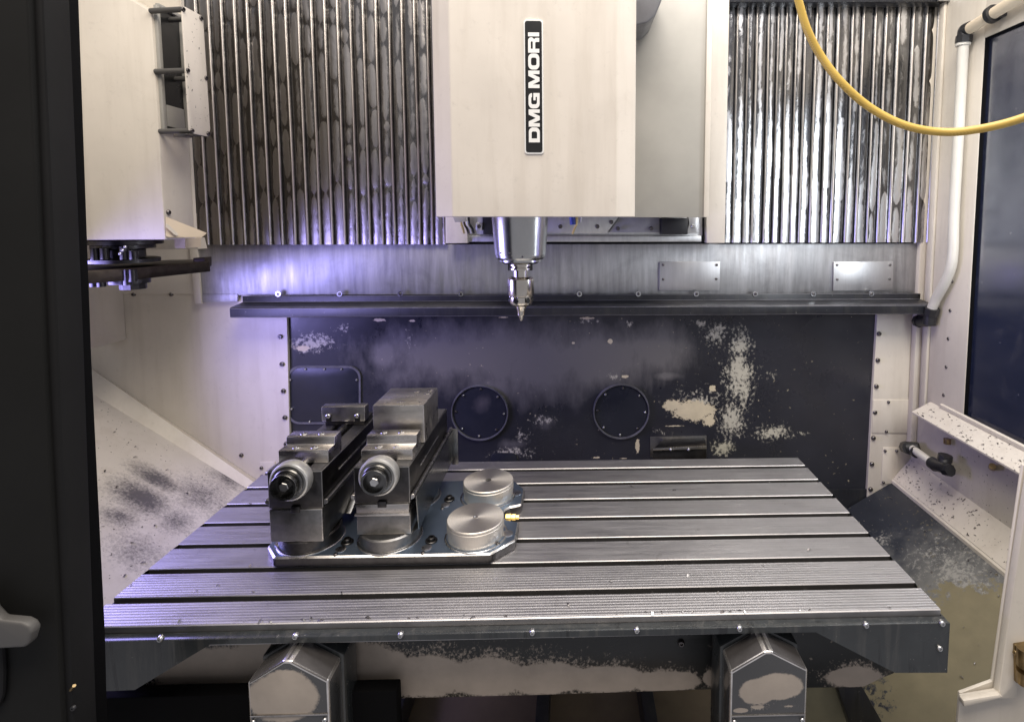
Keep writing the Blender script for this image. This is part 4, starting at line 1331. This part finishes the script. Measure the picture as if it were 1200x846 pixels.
# side body with the hatch opening cut out of it
Yo0, Yo1 = Px(187, 90, XM).y, Px(217, 90, XM).y
zo0, zo1 = Px(195, 153, XM).z, Px(184, 8, XM).z
Ybk = Px(231, 260, XM).y
Yf = 1.4005
for nm, y0, y1, z0, z1 in (('side_panel', 1.4005, Ybk, zlo + 0.0, zo0), ('side_panel', Yo1, Ybk, zo0 + 0.0003, zo1), ('side_panel', 1.4005, Ybk, zo1 + 0.0003, 1.40)):
    boxo(nm, XM - 0.004, XM - 0.001, y0 if nm != '' else 0, y1, z0, z1, M_cream, tm, 0)
boxo('inner_back', XM - 0.16, XM - 0.15, 1.31, Ybk, zlo + 0.01, 1.4, M_grey_paint, tm, 0)
boxo('upper_body', xL, XM - 0.0045, 1.402, Ybk - 0.01, zlo + 0.02, 1.45, M_cream, tm, 0)
# black sheet on the cover side stands in for shade inside the hatch
boxo('hatch_shade', XM - 0.0006, XM + 0.0006, Yo0, Yo1, zo0, zo1, M_badge, tm, 0)
fr = M_handle
for y0, y1, z0, z1 in ((Yo0 - 0.006, Yo0 + 0.004, zo0, zo1), (Yo1 - 0.012, Yo1 - 0.002, zo0, zo1), (Yo0, Yo1, zo0 - 0.006, zo0 + 0.002), (Yo0, Yo1, zo1 - 0.002, zo1 + 0.006)):
    boxo('hatch_frame', XM - 0.0005, XM + 0.008, y0, y1, z0, z1, M_grey_paint, tm, 0.0012)
boxo('inner_post', XM + 0.0007, XM + 0.003, Yo0 + 0.012, Yo1 - 0.014, zo0 + 0.01, zo0 + 0.06, M_grey_paint, tm, 0.0005)
# stand-off plate
XS = XM + 0.078
pl_ = [Px(x, y, XS) for x, y in ((211.5, 8), (216, 8.5), (235, 19), (237, 25), (245, 152), (243, 160.5), (226, 157), (220.5, 153))]
hp = prismo('hatch_plate', pl_, (0.003, 0, 0), M_cream_spec, tm, 0.0008)
for x, y in ((213, 11.5), (234, 22), (218.5, 83), (240, 92), (223.5, 153.5), (242.5, 157)):
    screw('bolt', Px(x, y, XS), 0.0055, 0.007, M_screw, hp, (1, -0.3, 0))
    p = Px(x, y, XS)
    tubeo('standoff', [Vector((XM, p.y + 0.012, p.z)), Vector((XS, p.y, p.z))], 0.0062, M_handle, tm, 12)
boxo('hinge_foot', XS - 0.03, XS + 0.001, Px(219, 158, XS).y, Px(226, 158, XS).y, Px(222, 161, XS).z, Px(222, 157.5, XS).z, M_screw, tm, 0.001)
screw('screw', Px(196.8, 249, XM), 0.006, 0.005, M_screw, tm, (1, 0, 0))
# deflector flare at the bottom
bm = nb()
fa_ = [Px(194, 254, XM + 0.0005), Px(239.5, 272, XM + 0.035), Px(233, 277.5, XM + 0.03), Px(194.5, 277, XM + 0.0015)]
loft(bm, [fa_, [p + Vector((0.002, 0.006, -0.003)) for p in fa_]])
obj('deflector', bm, M_pipe2, tm, 0)
bm = nb()
fa_ = [Px(194.5, 262, XM + 0.006), Px(206, 273, XM + 0.012), Px(204, 275, XM + 0.012), Px(194.5, 266, XM + 0.006)]
loft(bm, [fa_, [p + Vector((0.002, 0.006, -0.003)) for p in fa_]])
obj('deflector_rib', bm, M_cream, tm, 0)
bm = nb()
prism(bm, [Py(x, y, 1.42) for x, y in ((204, 279), (217, 279), (217, 291), (205, 291))], (0, 0.06, 0))
obj('bracket', bm, M_pipe2, tm, 0)
bm = nb()
prism(bm, [Py(x, y, 1.60) for x, y in ((168, 279), (229, 279), (232, 292), (168, 293))], (0, 0.04, 0))
obj('bottom_flange', bm, M_cream, tm, 0)
# tool change arm with its drive
ta = thing('tool_change_arm', 'dark brown tool change arm with black grippers below the magazine', 'tool changer', Py(130, 320, 1.32))
bm = nb()
zA = 0.525
p0 = Pz(95, 331, 0.492); p1 = Pz(152, 322.5, 0.492); p2 = Pz(246, 314.5, 0.492)
arm_lo = [Py(80, 330, 1.24), Py(150, 323, 1.33), Py(205, 316.5, 1.45), Py(246, 309.5, 1.55), Py(246, 305.0, 1.62), Py(200, 306.5, 1.60), Py(80, 312, 1.42)]
zl = 0.480
arm_lo = [Vector((p.x, p.y, zl)) for i, p in enumerate(arm_lo)]
prism(bm, arm_lo, (0, 0, 0.030))
bevel_all(bm, 0.002)
obj('arm', bm, M_arm, ta)
pxprism('arm_tip', [(226, 302.5), (240, 301.5), (240, 313), (226, 315)], 1.535, 0.03, M_arm, ta, 0.002)
dc = Py(132, 300, 1.36)
kd = 1.36 / F
for nm, r0_, ya, yb2, dx in (('drive_flange', 36, 281.5, 287, 0), ('drive_flange', 30, 287, 292, -2), ('drive_hub', 22, 292, 304, -4), ('lower_flange', 34, 303.5, 308.5, -2), ('lower_hub', 20, 314, 334, 2), ('end_cap', 13, 334, 341, 6)):
    za, zb2 = Py(132, ya, 1.36).z, Py(132, yb2, 1.36).z
    cc = Vector((dc.x + dx * kd, 1.40, zb2))
    latheo(nm, cc, [(r0_ * kd, 0), (r0_ * kd, (za - zb2) * 0.85), (r0_ * 0.95 * kd, za - zb2), (0, za - zb2)], M_blackox, ta, (0, 0, 1), 10 if nm == 'end_cap' else 40)
for x, y0, y1 in ((112, 291, 305), (123, 291, 304), (146, 289, 304), (157, 294, 304), (111, 318, 336), (119, 318, 336), (150, 316, 334), (156, 316, 330)):
    c = Py(x, y1, 1.33)
    latheo('guide_pin', c, [(4.2 * kd, 0), (4.2 * kd, Py(x, y0, 1.33).z - c.z)], M_blackox, ta, (0, 0, 1), 16)
for x, y in ((147, 289.5), (144, 293.5), (141, 297.5)):
    screw('bolt', Py(x, y, 1.30), 0.0035, 0.003, M_zinc, ta)

# ------------------------------------------------------------------ pipes
XP = XR - 0.024
cpipe = thing('coolant_pipe', 'white coolant pipe running down the right corner with black elbows', 'pipe', Px(1100, 360, XP))
tubeo('pipe', spline([Px(1129, 50, XP), Px(1123, 160, XP), Px(1118, 250, XP), Px(1117, 290, XP), Px(1114.5, 312, XP), Px(1107, 332, XP), Px(1097, 350, XP), Px(1091, 364, XP)], 10), 0.0142, M_pipe, cpipe, 20)


def fitting(bm, pts, r):
    tube(bm, pts, r, 16)


bm = nb()
tube(bm, [Px(1092.5, 361, XP), Px(1090.5, 369, XP)], 0.0215, 8)
tube(bm, [Px(1090.5, 368, XP), Px(1089, 380, XP)], 0.019, 16)
tube(bm, [Px(1090, 376, XP), Px(1077, 377, XP)], [0.017, 0.017], 16)
tube(bm, [Px(1078, 377, XP), Px(1075, 376, XP)], 0.020, 8)
obj('lower_elbow', bm, M_plastic, cpipe, 35)
bm = nb()
tube(bm, [Px(1129, 50.5, XP), Px(1130.2, 42, XP)], 0.0215, 8)
tube(bm, spline([Px(1130, 43, XP), Px(1131, 36, XP), Px(1137, 33, XP)]), 0.018, 16)
obj('upper_elbow', bm, M_plastic, cpipe, 35)
tubeo('collar', [Px(1128.6, 51, XP), Px(1128.4, 54, XP)], 0.0195, M_pipe, cpipe, 20)
up_pipe = thing('feed_pipe', 'cream pipe clipped under the top right corner header', 'pipe', Py(1170, 15, 1.4))
d0, d1 = Px(1136, 34, XP), Px(1200, -6, XP)
tubeo('pipe', [d0, d0.lerp(d1, 0.5), d1, d1 + (d1 - d0)], 0.0155, M_pipe2, up_pipe, 20)
t_ = d0.lerp(d1, 0.42)
tubeo('clip', [t_, d0.lerp(d1, 0.49)], 0.0235, M_plastic, up_pipe, 24)
boxo('clip_base', t_.x - 0.005, XR - 0.001, t_.y - 0.03, t_.y - 0.01, t_.z - 0.012, t_.z + 0.012, M_plastic, up_pipe, 0.003)
bm = nb()
tube(bm, [d0.lerp(d1, 0.12) + Vector((-0.004, -0.014, -0.003)), d0.lerp(d1, 0.2) + Vector((-0.004, -0.014, -0.003))], 0.006, 8)
obj('drain_slot', bm, M_oldbrass, up_pipe, 40)

dp = thing('drain_pipe', 'short white pipe between black elbows low on the right wall', 'pipe', Py(1085, 540, 1.6))
tubeo('pipe', [Py(1070, 526, 1.66), Py(1098, 547, 1.52)], 0.0125, M_pipe, dp, 18)
bm = nb()
tube(bm, [Py(1061, 524, 1.71), Py(1065, 525, 1.67)], 0.020, 8)
tube(bm, [Py(1064, 525, 1.68), Py(1077, 524, 1.66)], [0.021, 0.016], 16)
tube(bm, [Py(1072, 529, 1.65), Py(1074.5, 530.5, 1.64)], 0.0175, 16)
obj('elbow', bm, M_plastic, dp, 35)
bm = nb()
tube(bm, [Py(1092, 542, 1.54), Py(1097, 545.5, 1.52)], 0.0185, 16)
tube(bm, [Py(1096, 545, 1.52), Py(1110, 549, 1.47)], 0.0165, 16)
tube(bm, [Py(1106, 548, 1.49), Py(1108, 536, 1.50)], [0.0165, 0.0165], 16)
tube(bm, [Py(1107, 540, 1.50), Py(1108, 533, 1.50)], 0.019, 8)
tube(bm, [Py(1107, 550, 1.48), Py(1114, 551, 1.46)], 0.0175, 8)
obj('tee', bm, M_plastic, dp, 35)
tubeo('brass_valve', [Px(1110, 514, XR - 0.02), Px(1110, 520, XR - 0.02)], 0.010, M_oldbrass, dp, 10)
nz_ = tubeo('nozzle_stub', [Px(1162, 548, XR), Px(1163, 546, XR - 0.03)], 0.008, M_oldbrass, dp, 10)

hs = spline([Py(929, -24, 1.02), Py(936, 2, 1.02), Py(946, 35, 1.02), Py(962, 66, 1.02), Py(986, 97, 1.01), Py(1019, 126, 1.0), Py(1060, 147, 0.98), Py(1105, 155, 0.96), Py(1150, 151, 0.93), Py(1200, 138, 0.90), Py(1260, 112, 0.86)], 14)
ho = tubeo('air_hose', hs, 0.0072, M_hose, None, 20)
tag(ho, 'yellow braided hose looping across the upper right corner', 'hose')

# ------------------------------------------------------------------ doors in the foreground
ld = thing('machine_door', 'near black sliding door edge along the left of the picture', 'door', Py(60, 846, 0.62))
pxprism('door_panel', [(-700, -300), (20, -300), (33, 0), (50, 420), (72, 846), (80, 1000), (-700, 1000)], 0.585, 0.03, M_door, ld, 0.002)
pxprism('edge_strip', [(30.5, -60), (48, -60), (51, 0), (70, 420), (86, 846), (90, 920), (76.5, 920), (72.5, 846), (50.5, 420), (33.5, 0)], 0.592, 0.03, M_door2, ld, 0.002)
pxprism('rubber_seal', [(40, -60), (90, -60), (93.5, 0), (108.5, 420), (124.5, 742), (127, 846), (129, 920), (76, 920)], 0.690, -0.055, M_rubber, ld, 0.003)
hd = prismo('handle', [Py(x, y, 0.572) for x, y in ((-40, 690), (-4, 692), (3, 708), (12, 717.5), (38, 720), (46, 724), (50, 731), (46, 745), (41, 749), (2, 751), (-40, 751))], (0, -0.012, 0), M_handle, ld, 0.004, 3)
prismo('handle_plate', [Py(x, y, 0.578) for x, y in ((-40, 752), (2, 752), (4, 790), (3, 815), (-3, 832), (-40, 840))], (0, 0.006, 0), M_door2, ld, 0.003)
tubeo('latch', [Py(83, 808, 0.590), Py(87, 803, 0.588)], 0.0017, M_oldbrass, ld, 10)
screw('bolt', Py(86, 829, 0.590), 0.0028, 0.002, M_plastic, ld)

rd = thing('door_jamb', 'cream door jamb with a brass latch at the lower right', 'door frame', Py(1180, 846, 0.85))
pxprism('back_sheet', [(1199, 545), (1163, 798), (1125, 812), (1122.5, 846), (1120, 930), (1300, 930), (1300, 545)], 0.842, 0.006, M_cream, rd, 0.0015)
pxprism('front_profile', [(1211, 545), (1203, 590), (1186, 700), (1171, 813.5), (1130, 820.5), (1128.5, 827), (1175, 819), (1192, 818.5), (1193.5, 800), (1300, 800), (1300, 545)], 0.825, 0.014, M_cream, rd, 0.0025)
pxprism('front_bar', [(1129, 821), (1172, 813.8), (1177, 817.5), (1130, 829)], 0.818, 0.012, M_cream, rd, 0.003)
for y0, y1 in ((759, 780), (786, 800)):
    tubeo('brass_latch', [Py(1201, y0, 0.812), Py(1201, y1, 0.812)], 0.0115, M_oldbrass, rd, 16)
screw('bolt', Py(1190.5, 764, 0.822), 0.005, 0.005, M_oldbrass, rd)
pxprism('latch_plate', [(1190, 756), (1215, 752), (1213, 804), (1191, 800)], 0.820, 0.006, M_oldbrass, rd, 0.001)

# ------------------------------------------------------------------ loose chips
def chips(name, label, n, fn, mat, size, seed):
    rn = random.Random(seed)
    bm = nb()
    for _ in range(n):
        p = fn(rn)
        if p is None: continue
        l = size * (0.5 + rn.random())
        a_ = rn.random() * 2 * pi
        d = Vector((cos(a_), sin(a_), 0)) * l
        w = Vector((-sin(a_), cos(a_), 0)) * l * 0.28
        h = Vector((0, 0, l * (0.25 + 0.3 * rn.random())))
        q = [p - d - w, p - d + w, p + d * 0.2 + w * 1.2 + h, p + d * 0.2 - w * 1.2 + h, p + d + w * 0.6 + h * 0.2, p + d - w * 0.6 + h * 0.2]
        v = [bm.verts.new(x) for x in q]
        bm.faces.new((v[0], v[1], v[2], v[3])); bm.faces.new((v[3], v[2], v[4], v[5]))
    o = obj(name, bm, mat, None, 0)
    tag(o, label, 'chips', None, 'stuff')


def on_sill(r):
    u = r.random()
    return Vector((1.092 + 0.058 * u, 1.65 - 0.6 * r.random(), 0.0115 + 0.030 * u))


def on_ledge(r):
    u = r.random()
    return Vector((1.093 + 0.058 * u, 1.73 - 0.35 * r.random() ** 1.3, -0.2505 + 0.067 * u))


def on_chute(r):
    u = r.random() ** 1.5
    x = 1.08 - 0.6 * u
    return Vector((x, 1.72 - 0.9 * r.random(), -0.264 - (1.0868 - x) * 0.60))


def on_left(r):
    s = r.random()
    p = a.lerp(b, 0.05 + 0.6 * s)
    return Vector((p.x, 1.65 - 0.6 * r.random(), p.z + 0.014 if False else p.z + 0.002))


def in_slot(r):
    return Vector((TX0 + (TX1 - TX0) * r.random(), 0.866 + 0.074 * r.randrange(7) + 0.010 * (r.random() - 0.5), -0.0165 + 0.006 * r.random()))


def on_table(r):
    return Vector((TX0 + (TX1 - TX0) * r.random(), 0.81 + 0.006 * r.random() if r.random() < 0.6 else 0.81 + 0.5 * r.random(), 0.0006))


chips('sill_chips', 'small dark chips scattered on the sill and low ledge at the right', 170, lambda r: on_sill(r) if r.random() < 0.45 else on_ledge(r), M_chip_d, 0.0036, 21)
chips('chute_chips', 'bright metal chips sprinkled over the right chute', 110, on_chute, M_chip, 0.003, 22)
chips('left_chips', 'few dark chips on the left white chute', 40, on_left, M_chip_d, 0.0045, 23)
chips('table_chips', 'bright chips along the front edge of the table', 55, on_table, M_chip, 0.0032, 24)

chips('slot_chips', 'small chips lying in the table slots', 240, in_slot, M_chip, 0.003, 25)
